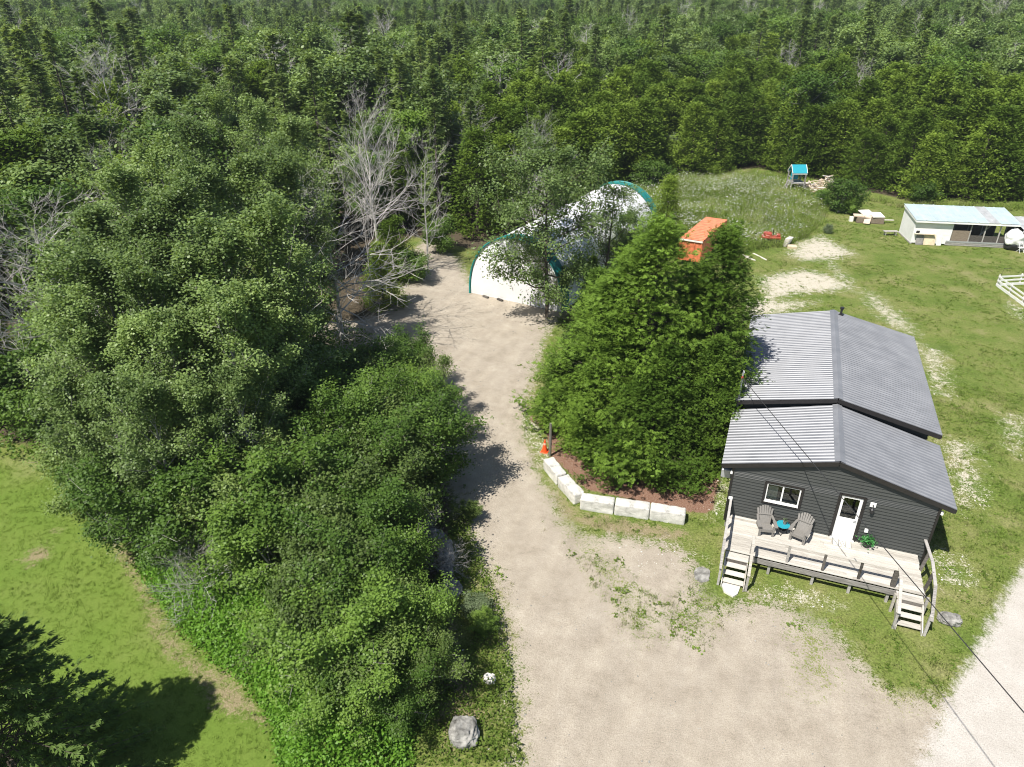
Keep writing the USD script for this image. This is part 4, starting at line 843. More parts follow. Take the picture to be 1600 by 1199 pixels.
def region(i):
    x, y = FP[i]
    if inn[i] < 7:
        for lim, r in ((14, "right of the long shed"), (10, "behind the shed's right end"), (6, "behind the shed's left end"), (2, "behind the panel pile"), (-2, "behind the firewood"), (-6, "behind the play tower"), (-10, "behind the right of the meadow"), (-14, "behind the left of the meadow"), (-22, "right behind the fabric shelter"), (-30, "left of the fabric shelter"), (-99, "behind the aspens")):
            if bear[i] > lim: return "front row "+r
    b = int((bear[i]+60)//6); side = ["far left edge", "far left edge", "far left", "far left", "left side", "left side", "left of centre", "centre", "right of centre", "right side", "right side", "far right", "far right edge", "far right edge"][min(max(b, 0), 13)]
    return ("second row of forest, " if inn[i] < 25 else ("third row of forest, " if inn[i] < 50 else "deep forest, "))+side
pxs = lambda i: (FP[i]-CAM[:2])@np.array([_cy, -_sy])/((FP[i]-CAM[:2])@np.array([_sy, _cy]))
named_, cnt = [], dict(taken)
for i in order:
    if cnt[kind[i]] < 300: cnt[kind[i]] += 1; named_.append(i)
lists = {}
for i in named_: lists.setdefault((kind[i], region(i)), []).append(i)
flabel = {}
for (k, rg), l in lists.items():
    l = sorted(l, key=pxs)
    for n, i in enumerate(l):
        o = "only" if len(l) == 1 else ("leftmost" if n == 0 else ("rightmost" if n == len(l)-1 else (ORD[n]+" from the left" if n < len(ORD) else None)))
        flabel[i] = f"{FL[k][1]}, {rg}" + (f", {o}" if o and len(l) <= 16 else "")
for i in order:
    k = kind[i]; v = int(vv[i]) % len(F[k]); s = hgt[i]/Hn[k]
    if k == "dead": s = hgt[i]/(12, 10)[v]
    if taken[k] < 300:
        taken[k] += 1; rg = region(i)
        place(F[k][v], FL[k][0], at_ground(*FP[i], -.1), fr_.uniform(0, 6.28), (s*fr_.uniform(.95, 1.35), s*fr_.uniform(.95, 1.35), s), flabel[i], "tree", f"{FL[k][2]}, {rg}")
    else: rest.append((i, k, v, s))
inst = UsdGeom.PointInstancer.Define(stage, "/World/forest"); tag(inst, "far-off mixed forest of spruce, cedar and broadleaf trees reaching to the horizon", "forest", None, "stuff")
pk = sorted({(k, v) for _, k, v, _ in rest}); idx = {q: n for n, q in enumerate(pk)}
for k, v in pk:
    pr = UsdGeom.Xform.Define(stage, f"/World/forest/{FL[k][0]}_{v+1:03d}"); pr.GetPrim().GetReferences().AddInternalReference(F[k][v]); inst.GetPrototypesRel().AddTarget(pr.GetPath())
ri = np.array([r[0] for r in rest]); ang = fr_.uniform(0, 2*np.pi, len(ri)); sc = np.array([r[3] for r in rest])
zz = hill(FP[ri, 0], FP[ri, 1])-.1
inst.CreateProtoIndicesAttr(Vt.IntArray.FromNumpy(np.array([idx[(r[1], r[2])] for r in rest], np.int32)))
inst.CreatePositionsAttr(Vt.Vec3fArray.FromNumpy(np.c_[FP[ri], zz].astype(np.float32)))
inst.CreateScalesAttr(Vt.Vec3fArray.FromNumpy(np.repeat(sc[:, None], 3, 1).astype(np.float32)))
def quats(a): return Vt.QuathArray([Gf.Quath(float(math.cos(t/2)), 0.0, 0.0, float(math.sin(t/2))) for t in a])
inst.CreateOrientationsAttr(quats(ang))
print("forest", len(FP), taken, len(rest), file=sys.stderr)

# ================================================================= fabric shelter
AX = unit(np.array([.16, .987, 0])); AC = np.array([AX[1], -AX[0], 0])      # along, across
Q0 = np.array([-21.75, 22.0, 0]); QW, QL, QH = 8.05, 21.0, 5.0
shelter = thing("fabric_shelter", "arched white fabric shelter with green end bands beyond the bend of the drive", "shelter")
th = np.linspace(0, np.pi, 33)
arc = np.c_[QW/2-QW/2*np.cos(th)*1.0, QH*np.sin(th)**.82]
def arc_at(s, off=0.0): 
    n = unit(np.c_[(arc[:, 0]-QW/2)/(QW/2), arc[:, 1]/QH]); a = arc+n*off
    return Q0+AC*a[:, :1]+AX*s+np.array([0, 0, 1])*a[:, 1:]
def vault(s0, s1, n, off, name, m, sag=0.0):
    ss = np.linspace(s0, s1, n); v = np.vstack([arc_at(s, off+sag*(-abs(math.sin(s*math.pi/1.5)))) for s in ss]); k = len(arc)
    f = [[j*k+i, j*k+i+1, (j+1)*k+i+1, (j+1)*k+i] for j in range(n-1) for i in range(k-1)]
    obj(name, (v, np.array(f)), M[m], shelter, smooth=True)
vault(1.15, QL-1.2, 60, 0, "roof_cover", "fabric_white", .022); vault(0, 1.16, 4, .03, "end_band", "fabric_green"); vault(QL-1.22, QL, 4, .03, "end_band", "fabric_green")
def endwall(s, flip):
    a = arc_at(s, -.02); base = np.stack([a.mean(0)*0+Q0+AC*x+AX*s for x in arc[:, 0]]); k = len(arc); rows = 9; v = []
    for r in range(rows):
        t = r/(rows-1); v.append(base*(1-t)+a*t+AX*(-.16 if flip else .16)*math.sin(t*math.pi)*np.sin(th)[:, None])
    v = np.vstack(v); f = [[j*k+i, j*k+i+1, (j+1)*k+i+1, (j+1)*k+i] for j in range(rows-1) for i in range(k-1)]
    obj("end_wall", (v, np.array(f)), M["fabric_white"], shelter, smooth=True)
endwall(.06, True); endwall(QL-.06, False)
rim = arc_at(-.02, .03); MB().tube(rim, .07, 6).build("hoop", M["fabric_green"], shelter)
rim = arc_at(QL+.02, .03); MB().tube(rim, .07, 6).build("hoop", M["fabric_green"], shelter)
for x in (1.3, 2.6): MB().bar(Q0+AC*x-AX*.15+[0, 0, .06], Q0+AC*(x+.55)-AX*.3+[0, 0, .06], .16, .14).build("ballast", M["dark_wood"], shelter)

# ================================================================= orange metal roofed trailer among the weeds
OA = unit(np.array([.165, .986, 0])); OC = np.array([OA[1], -OA[0], 0])
o0 = np.array([*G2(1063, 371, 2.4), 0])
tr = thing("orange_trailer", "long low trailer with a ribbed orange metal roof among the weeds", "trailer")
OW, OL, OH = 2.0, 7.6, 2.35
zt = lambda p: p+np.array([0, 0, OH])
n = 16
for k in range(n):
    a, b_ = k*OL/n, (k+1)*OL/n
    prof = [(0, 0), (.35, 0), (.45, .05), (.85, .05), (.95, 0), (1, 0)]
    v = [zt(o0+OA*(a+(b_-a)*t)+[0, 0, h]) for t, h in prof]+[zt(o0+OC*OW+OA*(a+(b_-a)*t)+[0, 0, h]) for t, h in prof]
    MB().add(v, [[i, i+6, i+7, i+1] for i in range(5)]).build("roof_rib", M["rust_orange"], tr)
def wallq(p, q, z0, z1, name, m):
    t = unit(q-p); nn = np.cross(t, [0, 0, 1.0]); MB().bar(p+[0, 0, (z0+z1)/2], q+[0, 0, (z0+z1)/2], .05, z1-z0).build(name, m, tr)
wallq(o0+OC*.0+OA*.03, o0+OC*OW+OA*.03, .45, 2.28, "front_wall", M["rust_orange"]); wallq(o0+OC*.03+OA*.06, o0+OC*.03+OA*OL, .45, 2.28, "side_wall", M["rust_orange"]); wallq(o0+OC*(OW-.03)+OA*.06, o0+OC*(OW-.03)+OA*OL, .45, 2.28, "side_wall", M["rust_orange"])
wallq(o0+OC*.06+OA*(OL-.03), o0+OC*(OW-.06)+OA*(OL-.03), .45, 2.28, "back_wall", M["rust_orange"])
for x in (.08, .68, 1.32, OW-.08): MB().bar(o0+OC*x-OA*.03+[0, 0, .5], o0+OC*x-OA*.03+[0, 0, 2.2], .07, .05, (0, 1, 0)).build("frame_bar", M["rust_orange"], tr)
MB().bar(o0-OA*.06+[0, 0, 2.26], o0+OC*OW-OA*.06+[0, 0, 2.26], .10, .12).build("front_beam", M["pale_board"], tr)
for s in (1.8, 5.6):
    for x in (-.02, OW+.02): MB().tube([o0+OC*(x-.12)+OA*s+[0, 0, .38], o0+OC*(x+.12)+OA*s+[0, 0, .38]], .38, 14).build("wheel", M["black_plastic"], tr)

# ================================================================= long white shed
S0 = np.array([*G2(1422, 381), 0]); S1 = np.array([*G2(1570, 388), 0]); SA = unit(S1-S0); SB = np.array([-SA[1], SA[0], 0])
shed = thing("long_shed", "long white shed with a pale blue green metal roof and a dark open front", "shed")
SL, SD, SHF, SHB = 8.6, 3.6, 2.35, 2.75
def sp(a, b, z): return S0+SA*a+SB*b+np.array([0, 0, z])
def slab(name, pts, d, m, parent, **k):
    """A four-cornered board given by its outer face, thickened by the vector d."""
    v = np.array([*pts, *[p+d for p in pts]]); return MB().add(v, [[0, 1, 2, 3], [7, 6, 5, 4], [0, 4, 5, 1], [1, 5, 6, 2], [2, 6, 7, 3], [3, 7, 4, 0]]).build(name, m, parent, **k)
slab("end_wall", [sp(0, SD, .12), sp(0, 0, .12), sp(0, 0, SHF), sp(0, SD, SHB)], SA*.06, M["shed_white"], shed)
slab("front_panel", [sp(.065, 0, .95), sp(3.35, 0, .95), sp(3.35, 0, SHF-.02), sp(.065, 0, SHF-.02)], SB*.05, M["shed_white"], shed)
slab("front_panel", [sp(.065, .003, .12), sp(3.35, .003, .12), sp(3.35, .003, .94), sp(.065, .003, .94)], SB*.05, M["shed_white"], shed)
slab("back_wall", [sp(SL, SD, .12), sp(.065, SD, .12), sp(.065, SD, 1.15), sp(SL, SD, 1.15)], -SB*.05, M["dark_wood"], shed)
slab("back_wall", [sp(4.6, SD-.001, 1.15), sp(.065, SD-.001, 1.15), sp(.065, SD-.001, SHB-.05), sp(4.6, SD-.001, SHB-.05)], -SB*.05, M["dark_wood"], shed)
slab("inner_wall", [sp(3.35, .06, .12), sp(3.35, SD-.06, .12), sp(3.35, SD-.06, SHB-.1), sp(3.35, .06, SHF-.1)], SA*.05, M["dark_wood"], shed)
slab("mesh_panel", [sp(3.40, .012, .45), sp(4.9, .012, .45), sp(4.9, .012, 1.45), sp(3.40, .012, 1.45)], SB*.03, M["brown_wood"], shed)
slab("mesh_panel", [sp(4.95, .02, .45), sp(SL-.05, .02, .45), sp(SL-.05, .02, 1.05), sp(4.95, .02, 1.05)], SB*.03, M["dark_wood"], shed)
for a in (4.92, 6.15, 7.4, SL-.05):
    MB().bar(sp(a, .03, 0), sp(a, .03, SHF-.06), .09, .09, SB).build("post", M["grey_wood"], shed); MB().bar(sp(a, SD-.05, 0), sp(a, SD-.05, SHB-.06), .09, .09, SB).build("post", M["grey_wood"], shed)
MB().bar(sp(6.0, .6, .9), sp(6.9, .9, 1.9), .14, .05).build("brace", M["grey_wood"], shed)
for k in range(3): slab("kick_board", [sp(3.0, -.05-.02*k, .04+.15*k), sp(SL, -.05-.02*k, .04+.15*k), sp(SL, -.05-.02*k, .18+.15*k), sp(3.0, -.05-.02*k, .18+.15*k)], SB*.03, M["grey_wood"] if k != 2 else M["insulator"], shed)
nsh = 10; ov = .35
for k in range(nsh):
    a0, a1 = -.15+(SL+.4)*k/nsh, -.15+(SL+.4)*(k+1)/nsh; zf, zb = SHF+.02-(ov*.11), SHB+.05+ov*.11
    v = []; prof = [(0, .03), (.05, .03), (.09, 0), (.5, 0), (.53, .018), (.56, 0), (.91, 0), (.95, .03), (1, .03)]
    for b_, zz in ((-ov, zf), (SD+ov*.5, zb)): v += [sp(a0+(a1-a0)*t, b_, zz+h) for t, h in prof]
    m_ = len(prof); MB().add(v, [[i, i+1, m_+i+1, m_+i] for i in range(m_-1)]).build("roof_sheet", M["shed_roof_grey"] if k == 7 else M["shed_roof"], shed, label="greyer roof sheet" if k == 7 else None)
slab("eave_board", [sp(-.12, -ov+.03, SHF-.22), sp(SL+.2, -ov+.03, SHF-.22), sp(SL+.2, -ov+.03, SHF-.05), sp(-.12, -ov+.03, SHF-.05)], SB*.04, M["shed_white"], shed)
slab("eave_board", [sp(-.13, SD, SHB-.15), sp(-.13, -ov, SHF-.20), sp(-.13, -ov, SHF-.03), sp(-.13, SD, SHB+.03)], SA*.03, M["shed_white"], shed)
slab("hatch", [sp(.25, -.03, 1.05), sp(.55, -.03, 1.05), sp(.55, -.03, 1.28), sp(.25, -.03, 1.28)], SB*.02, M["black_plastic"], shed)
slab("foundation_beam", [sp(-.04, SD+.1, .0), sp(-.04, -.05, .0), sp(-.04, -.05, .11), sp(-.04, SD+.1, .11)], SA*.12, M["grey_wood"], shed)
# things leaning on the shed front
def tilted(name, a0, a1, z1, b, m, label, cat):
    p = [sp(a0, b-.22, .02), sp(a1, b-.22, .02), sp(a1, b, z1), sp(a0, b, z1)]
    return tag(slab(name, p, SB*.03, m, None), label, cat)
tilted("plywood_sheet", 1.05, 2.05, .98, -.04, M["ply"], "yellowish plywood sheet leaning on the shed front", "board")
tilted("plywood_sheet", 2.18, 2.62, .86, -.04, M["pale_board"], "narrow whitish board leaning on the shed front right of the plywood", "board")
tilted("leaning_panel", .35, 1.0, .90, -.05, M["grey_wood"], "grey panel leaning on the shed front left of the plywood", "panel")
MB().bar(sp(.1, -.16, 1.06), sp(2.0, -.16, 1.06), .28, .04); t = MB().bar(sp(.1, -.20, 1.04), sp(1.85, -.20, 1.04), .26, .05).build("shelf_board", M["tan_board"]); tag(t, "tan board lying along the shed front above the leaning panels", "board")
# second shed at the right edge
shed2 = thing("grey_lean_to", "grey metal roofed lean-to at the right end of the long shed", "shed")
for k in range(5):
    a0, a1 = SL+.35+k*1.0, SL+1.35+k*1.0; prof = [(0, .03), (.06, .03), (.1, 0), (.9, 0), (.94, .03), (1, .03)]; v = []
    for b_, zz in ((-.8, 1.95), (2.6, 2.35)): v += [sp(a0+(a1-a0)*t, b_, zz+h) for t, h in prof]
    MB().add(v, [[i, i+1, 6+i+1, 6+i] for i in range(5)]).build("roof_sheet", M["shed_roof_grey"], shed2)
for a in (SL+.45, SL+2.6, SL+5.2):
    MB().bar(sp(a, -.7, 0), sp(a, -.7, 1.92), .1, .1, SB).build("post", M["grey_wood"], shed2); MB().bar(sp(a, 2.5, 0), sp(a, 2.5, 2.28), .1, .1, SB).build("post", M["grey_wood"], shed2)
slab("front_board", [sp(SL+.4, -.76, .06), sp(SL+5.3, -.76, .06), sp(SL+5.3, -.76, .8), sp(SL+.4, -.76, .8)], SB*.03, M["grey_wood"], shed2)
slab("eave_board", [sp(SL+.35, -.82, 1.78), sp(SL+5.35, -.82, 1.78), sp(SL+5.35, -.82, 1.92), sp(SL+.35, -.82, 1.92)], SB*.03, M["shed_white"], shed2)
slab("back_wall", [sp(SL+5.3, 2.55, .1), sp(SL+.4, 2.55, .1), sp(SL+.4, 2.55, 2.2), sp(SL+5.3, 2.55, 2.2)], -SB*.04, M["dark_wood"], shed2)
# white tarp bundle with a folding chair in front of it
tb = np.array([*G2(1579, 389), 0]); rg = np.random.default_rng(3)
import trimesh
ico = trimesh.creation.icosphere(3, 1.0); v = np.array(ico.vertices); nz = meshkit.fbm(v*2.2+4, 4, 6)-.5
v = v*(1+.5*nz[:, None])*[.80, .75, .85]+[0, 0, 1.0]; v[:, 2] = np.maximum(v[:, 2], .62-.2*np.abs(v[:, 0]))
bundle = thing("covered_heap", "white tarpaulin bundle over a dark heap at the right end of the long shed", "tarpaulin", (tb[0], tb[1]-.15, 0))
obj("tarp", (v, ico.faces), M["tarp_white"], bundle, smooth=40)
v2 = np.array(ico.vertices)*(1+.3*nz[:, None])*[.72, .65, .55]+[0, 0, .42]; obj("heap", (v2, ico.faces), M["black_plastic"], bundle, smooth=40)
def folding_chair(x, y, rz, label):
    t = thing("folding_chair", label, "chair", (x, y, 0), rz)
    for s in (-.2, .2):
        MB().bar((s, -.25, 0), (s, .22, .85), .03, .03).build("leg", M["white_paint"], t); MB().bar((s*.9, .25, 0), (s*.9, -.18, .46), .03, .03).build("leg", M["white_paint"], t)
    B((0, 0, .45), (.42, .40, .03)).build("seat", M["white_paint"], t); MB().bar((-.2, .20, .78), (.2, .20, .78), .03, .16, (0, 0, 1)).build("backrest", M["white_paint"], t)
folding_chair(tb[0]+.55, tb[1]-.9, .5, "white folding chair in front of the tarpaulin bundle")
x, y = G2(1390, 368)
t = thing("low_bench", "small grey green bench on the grass left of the long shed", "bench", (x, y, 0), .35)
B((0, 0, .42), (1.35, .45, .06)).build("seat", M["grey_wood"], t)
for sx in (-.5, .5):
    for sy in (-.16, .16): MB().bar((sx, sy, 0), (sx, sy, .39), .07, .07, (0, 1, 0)).build("leg", M["grey_wood"], t)

# ================================================================= pile of panels, lumber heaps, play tower
x, y = G2(1355, 347); pile = (x, y)
def board_at(name, c, size, rz, tilt, m, label, cat="board"):
    b = MB().box((0, 0, 0), size, 0); v, f = b.get(); a = tilt
    Rx = np.array([[1, 0, 0], [0, math.cos(a), -math.sin(a)], [0, math.sin(a), math.cos(a)]]); v = v@Rx.T
    Rz = np.array([[math.cos(rz), -math.sin(rz), 0], [math.sin(rz), math.cos(rz), 0], [0, 0, 1]]); v = v@Rz.T
    t = obj(name, (v, f), m); UsdGeom.Xformable(t).AddTranslateOp().Set(Gf.Vec3d(*map(float, c))); return tag(t, label, cat)
board_at("pallet", (x+.1, y+.1, .32), (2.6, 1.5, .55), .15, 0, M["brown_wood"], "low dark crate under the pale panels", "crate")
board_at("panel", (x-.2, y+.45, .82), (1.2, 1.3, .08), .5, .18, M["pale_board"], "white panel on top of the pile, left one of two at the back", "panel")
board_at("panel", (x+.75, y+.1, .78), (1.2, 1.3, .08), .35, .15, M["pale_board"], "white panel on the right of the pile", "panel")
board_at("panel", (x-.95, y-.25, .66), (1.0, .8, .08), .1, .05, M["tan_board"], "tan panel on the left of the pile of panels", "panel")
board_at("panel", (x-.1, y-.75, .42), (.6, 1.1, .06), -.15, .6, M["tan_board"], "tan panel leaning on the front of the pile of panels", "panel")
board_at("white_pail", (x-1.6, y-.35, .25), (.35, .35, .5), .2, 0, M["white_paint"], "small white box at the left end of the panel pile", "box")
board_at("plank", (x+1.7, y+.3, .3), (1.6, .16, .06), .2, 0, M["pale_board"], "pale plank sticking out at the right of the panel pile", "plank")
def logpile(name, c, n, rx, ry, h, seed, label):
    r = np.random.default_rng(seed); t = thing(name, label, "log pile", (*c, float(hill(*c))))
    for k in range(n):
        u = r.random(); ang = r.uniform(0, 6.28); rad = math.sqrt(u); z = h*(1-rad)*r.uniform(.5, 1.05)+.12
        p = np.array([rx*rad*math.cos(ang), ry*rad*math.sin(ang), z]); d = unit(np.array([r.normal(), r.normal()*.6, r.normal()*.18])); L = r.uniform(.5, 1.3)
        w = r.uniform(.08, .14); MB().bar(p-d*L/2, p+d*L/2, w, w*r.uniform(.6, 1)).build("split_log", M[("log_wood", "pale_board", "tan_board")[int(r.integers(0, 3))]], t)
logpile("log_pile", G2(1264, 299), 110, 2.1, 1.2, 1.1, 5, "heap of split firewood beside the play tower")
logpile("log_pile", G2(1290, 294), 90, 1.4, 1.1, 1.5, 6, "taller heap of pale firewood right of the first heap")
x, y = G2(1240, 303); zg = float(hill(x, y))
pt = thing("play_tower", "wooden play tower with a turquoise roof at the back of the meadow", "play tower", (x, y, zg), .35)
for sx in (-.75, .75):
    for sy in (-.75, .75): MB().bar((sx, sy, -.1), (sx, sy, 2.44), .12, .12, (0, 1, 0)).build("post", M["grey_wood"], pt)
for k in range(9): B((-.72+k*.18, 0, 1.35), (.165, 1.6, .04)).build("deck_board", M["grey_wood"], pt)
for s in (-1, 1):
    B((0, s*.78, 1.32), (1.6, .04, .14)).build("rim_board", M["grey_wood"], pt); B((0, s*.80, 2.40), (1.75, .05, .14)).build("eave_beam", M["pale_board"], pt); B((s*.79, 0, 1.95), (.04, 1.5, .08)).build("guard_rail", M["grey_wood"], pt)
    slab("roof_canopy", [np.array(q, float) for q in ((-.85, s*.85, 2.47), (.85, s*.85, 2.47), (.85, 0, 3.30), (-.85, 0, 3.30))], np.array([0, -s*.03, -.03]), M["teal"], pt)
for s in (-1, 1): MB().bar((s*.86, -.85, 2.49), (s*.86, 0, 3.29), .05, .09).bar((s*.86, .85, 2.49), (s*.86, 0.002, 3.292), .05, .09).build("gable_board", M["pale_board"], pt)
B((-.1, .5, 1.95), (.9, .05, .9)).build("back_panel", M["teal"], pt)
for k in range(6): MB().bar((-1.35+k*.10, -.35, .25*k), (-1.35+k*.10, .35, .25*k), .07, .04).build("rung", M["grey_wood"], pt)
for s in (-.38, .38): MB().bar((-1.4, s, 0), (-.78, s, 1.5), .08, .05).build("ladder_rail", M["grey_wood"], pt)

# ================================================================= red machine and scrap by the weeds
x, y = G2(1203, 382)
t = thing("red_implement", "rusty red farm implement half hidden in the weeds", "machine", (x, y, 0), .1)
B((0, 0, .72), (1.7, .9, .16), ch=.03).build("deck", M["red_paint"], t); B((-.35, .1, .95), (.75, .6, .32), ch=.05).build("housing", M["red_paint"], t)
B((.62, .1, .9), (.35, .5, .22), ch=.04).build("cover", M["red_paint"], t); MB().bar((-1.6, -.1, .5), (-.8, 0, .62), .1, .1).build("drawbar", M["red_paint"], t)
for sx in (-.55, .55):
    for sy in (-.5, .5): MB().tube([(sx, sy-.1, .3), (sx, sy+.1, .3)], .30, 14).build("wheel", M["black_plastic"], t)
MB().tube([(.15, .2, .8), (.15, .25, 1.25), (.05, .3, 1.32)], .03, 6).build("exhaust", M["black_plastic"], t)
for k in range(4):
    board_at("white_crate_panel", (x+1.35+.10*k, y-.05*k, .45), (.9, .07, .85), 1.2, .35, M["pale_board"], ["first", "second", "third", "last"][k]+" white slatted panel leaning in the row right of the red implement", "panel")
board_at("wooden_box", (x-1.75, y-.35, .35), (.9, .7, .65), .3, 0, M["brown_wood"], "brown wooden box at the left of the red implement", "box")
board_at("box_lid", (x-1.1, y-.5, .45), (.7, .6, .05), .5, .4, M["tan_board"], "tan lid leaning between the wooden box and the red implement", "board")
board_at("cushion", (x+1.95, y-.55, .15), (.8, .5, .22), .2, .1, M["ply"], "yellowish cushion on the ground right of the white slatted panels", "cushion")
for (px, py, rz, L, lb) in ((1187, 402, -.9, 2.0, "pale plank lying on the ground beside the cedar clump, the longest of three"), (1172, 405, -.7, 1.2, "short pale plank lying left of the longest plank"), (1168, 402, -.7, 1.1, "short pale plank half under the cedar")):
    board_at("plank", (*G2(px, py), .05), (L, .14, .05), rz, 0, M["pale_board"], lb, "plank")

# ================================================================= white rail pen at the right edge
c0 = np.array([*G2(1557, 447), 0]); c1 = np.array([*G2(1640, 508), 0]); c2 = np.array([*G2(1660, 441), 0])
pen = thing("rail_pen", "low pen of whitish wooden rails at the right edge of the lawn", "fence")
for (p, q) in ((c0, c1), (c0, c2)):
    d = q-p; L = np.linalg.norm(d); n = max(2, int(L/1.7)); t_ = unit(d); nn = np.array([-t_[1], t_[0], 0])
    for k in range(n+1): 
        if k or p is c0 and q is c1: MB().bar(p+d*k/n, p+d*k/n+[0, 0, .95], .10, .10, (0, 1, 0)).build("post", M["pale_board"], pen)
    for z, h in ((.12, .22), (.48, .13), (.80, .13)):
        for k in range(n): MB().bar(p+d*k/n+nn*-.065+[0, 0, z], p+d*(k+1)/n+nn*-.065+[0, 0, z], .03, h).build("rail", M["shed_white"], pen)
MB().tube([c0+[0.05, -.05, .9], c0+[.15, .05, 1.5], c0+[.6, .1, 1.55]], .02, 5).build("gate_hook", M["black_plastic"], pen)

# ================================================================= low growth
gr = np.random.default_rng(99)
def sample_in(poly, n):
    poly = np.asarray(poly); lo, hi = poly.min(0), poly.max(0); P = gr.uniform(lo, hi, (int(n*2.2)+50, 2)); P = P[sd_poly(P, poly) > 0]; return P[:n]
# bramble patch between the lawn and the thicket
BR = PX((215, 885), (240, 860), (330, 840), (410, 860), (490, 950), (520, 1050), (600, 1090), (640, 1120), (640, 1199), (470, 1260), (440, 1199), (425, 1130), (390, 1075), (330, 1030), (285, 985), (250, 940))
P = sample_in(BR, 62000); e = np.clip(sd_poly(P, BR)/.9, .12, 1); hmax = e*(.6+1.7*meshkit.fbm(np.c_[P/1.1, P[:, :1]*0], 3, 4)); zz = hmax*gr.uniform(.45, 1.0, len(P))
tag(obj("bramble", leaves(np.c_[P+gr.normal(0, .12, P.shape), zz+.04], gr, .115, .08, None, .7), M["bramble_leaf"]), "bright green bramble spreading between the lawn and the thicket", "bramble", None, "stuff")
# leafy undergrowth under the grove and thicket
GV = np.array([(-32, -7), (-22, -10.2), (-15.8, -13.2), (-12.4, -14.3), (-8.2, -12.6), (-9.2, -8.0), (-11.5, -4), (-13.6, -1), (-15.6, 5), (-19.5, 10), (-30, 14), (-44, 12), (-47, -4), (-40, -9)])
P = sample_in(GV, 34000); hmax = .15+1.0*meshkit.fbm(np.c_[P/1.3, P[:, :1]*0], 3, 14)**1.5; zz = hmax*gr.uniform(.2, 1.0, len(P))
tag(obj("undergrowth", leaves(np.c_[P, zz+.03], gr, .17, .12, None, .9), M["broad_leaf"]), "leafy undergrowth beneath the grove and thicket", "undergrowth", None, "stuff")
# verge weeds along the drive
VG = PX((690, 860), (725, 800), (752, 870), (785, 960), (800, 1050), (815, 1199), (640, 1199), (650, 1090), (720, 1060), (740, 1000), (720, 920))
P = sample_in(VG, 9000); zz = gr.uniform(.02, .30, len(P))*(.4+meshkit.fbm(np.c_[P/.9, P[:, :1]*0], 2, 24)); 
tag(obj("verge_weeds", leaves(np.c_[P, zz+.02], gr, .11, .06, None, .6), M["weed_leaf"]), "low weeds on the verge left of the drive", "weeds", None, "stuff")

def tuft(name, n, h, r, w, m, seed, flowers=0, leafy=0):
    r_ = np.random.default_rng(seed); b = r_.normal(0, r, (n, 2)); d = r_.normal(0, .45, (n, 2)); hh = h*r_.uniform(.5, 1.1, n)
    p0 = np.c_[b, np.zeros(n)]; p2 = p0+np.c_[d*hh[:, None], hh]; p1 = p0*.5+p2*.5+np.c_[-d*hh[:, None]*.12, hh*.08]; a = r_.uniform(0, 6.28, n); wv = np.c_[np.cos(a), np.sin(a), a*0]*w
    v = np.stack([p0-wv, p0+wv, p1-wv*.7, p1+wv*.7, p2], 1).reshape(-1, 3); k = np.arange(n)[:, None]*5; f = np.vstack([k+[0, 1, 3], k+[0, 3, 2], k+[2, 3, 4]])
    nn = unit(r_.normal(0, .28, (len(v), 3))+[0, 0, 1.0]); parts = [("blades", (v, f), m, nn)]
    if leafy: parts.append(("leaves", leaves(np.c_[r_.normal(0, r*1.2, (leafy, 2)), r_.uniform(.05, h*.8, leafy)], r_, .10, .06, None, 1.5), "weed_leaf"))
    if flowers:
        c = p2[r_.choice(n, flowers)]+[0, 0, .03]; parts.append(("flowers", leaves(c, r_, .09, .085, None, 4.0), "flower"))
    return form(name, parts)
tufts = [tuft("tuft_a", 26, .11, .07, .006, "grass_blade", 1), tuft("tuft_b", 22, .16, .09, .007, "grass_blade", 2), tuft("tuft_c", 20, .14, .08, .007, "dry_blade", 3), tuft("tuft_d", 8, .10, .07, .006, "grass_blade", 4, 0, 16)]
tall = [tuft("weed_a", 40, .85, .20, .014, "meadow_blade", 5, 0, 14), tuft("weed_b", 34, .70, .22, .014, "dry_blade", 6), tuft("weed_c", 30, .80, .20, .014, "meadow_blade", 7, 6, 24), tuft("weed_d", 14, .75, .24, .013, "meadow_blade", 8, 0, 70), tuft("weed_e", 10, .95, .28, .013, "dry_blade", 9, 6, 110)]
def instancer(name, protos, P, which, scale, label, cat, z=None):
    it = UsdGeom.PointInstancer.Define(stage, "/World/"+name); tag(it, label, cat, None, "stuff")
    for n, p in enumerate(protos):
        q = UsdGeom.Xform.Define(stage, f"/World/{name}/tuft_{n+1:03d}"); q.GetPrim().GetReferences().AddInternalReference(p); it.GetPrototypesRel().AddTarget(q.GetPath())
    it.CreateProtoIndicesAttr(Vt.IntArray.FromNumpy(which.astype(np.int32)))
    it.CreatePositionsAttr(Vt.Vec3fArray.FromNumpy(np.c_[P, (hill(P[:, 0], P[:, 1]) if z is None else z)-.02].astype(np.float32))); it.CreateScalesAttr(Vt.Vec3fArray.FromNumpy(np.repeat(scale[:, None], 3, 1).astype(np.float32)))
    it.CreateOrientationsAttr(quats(gr.uniform(0, 6.28, len(P))))
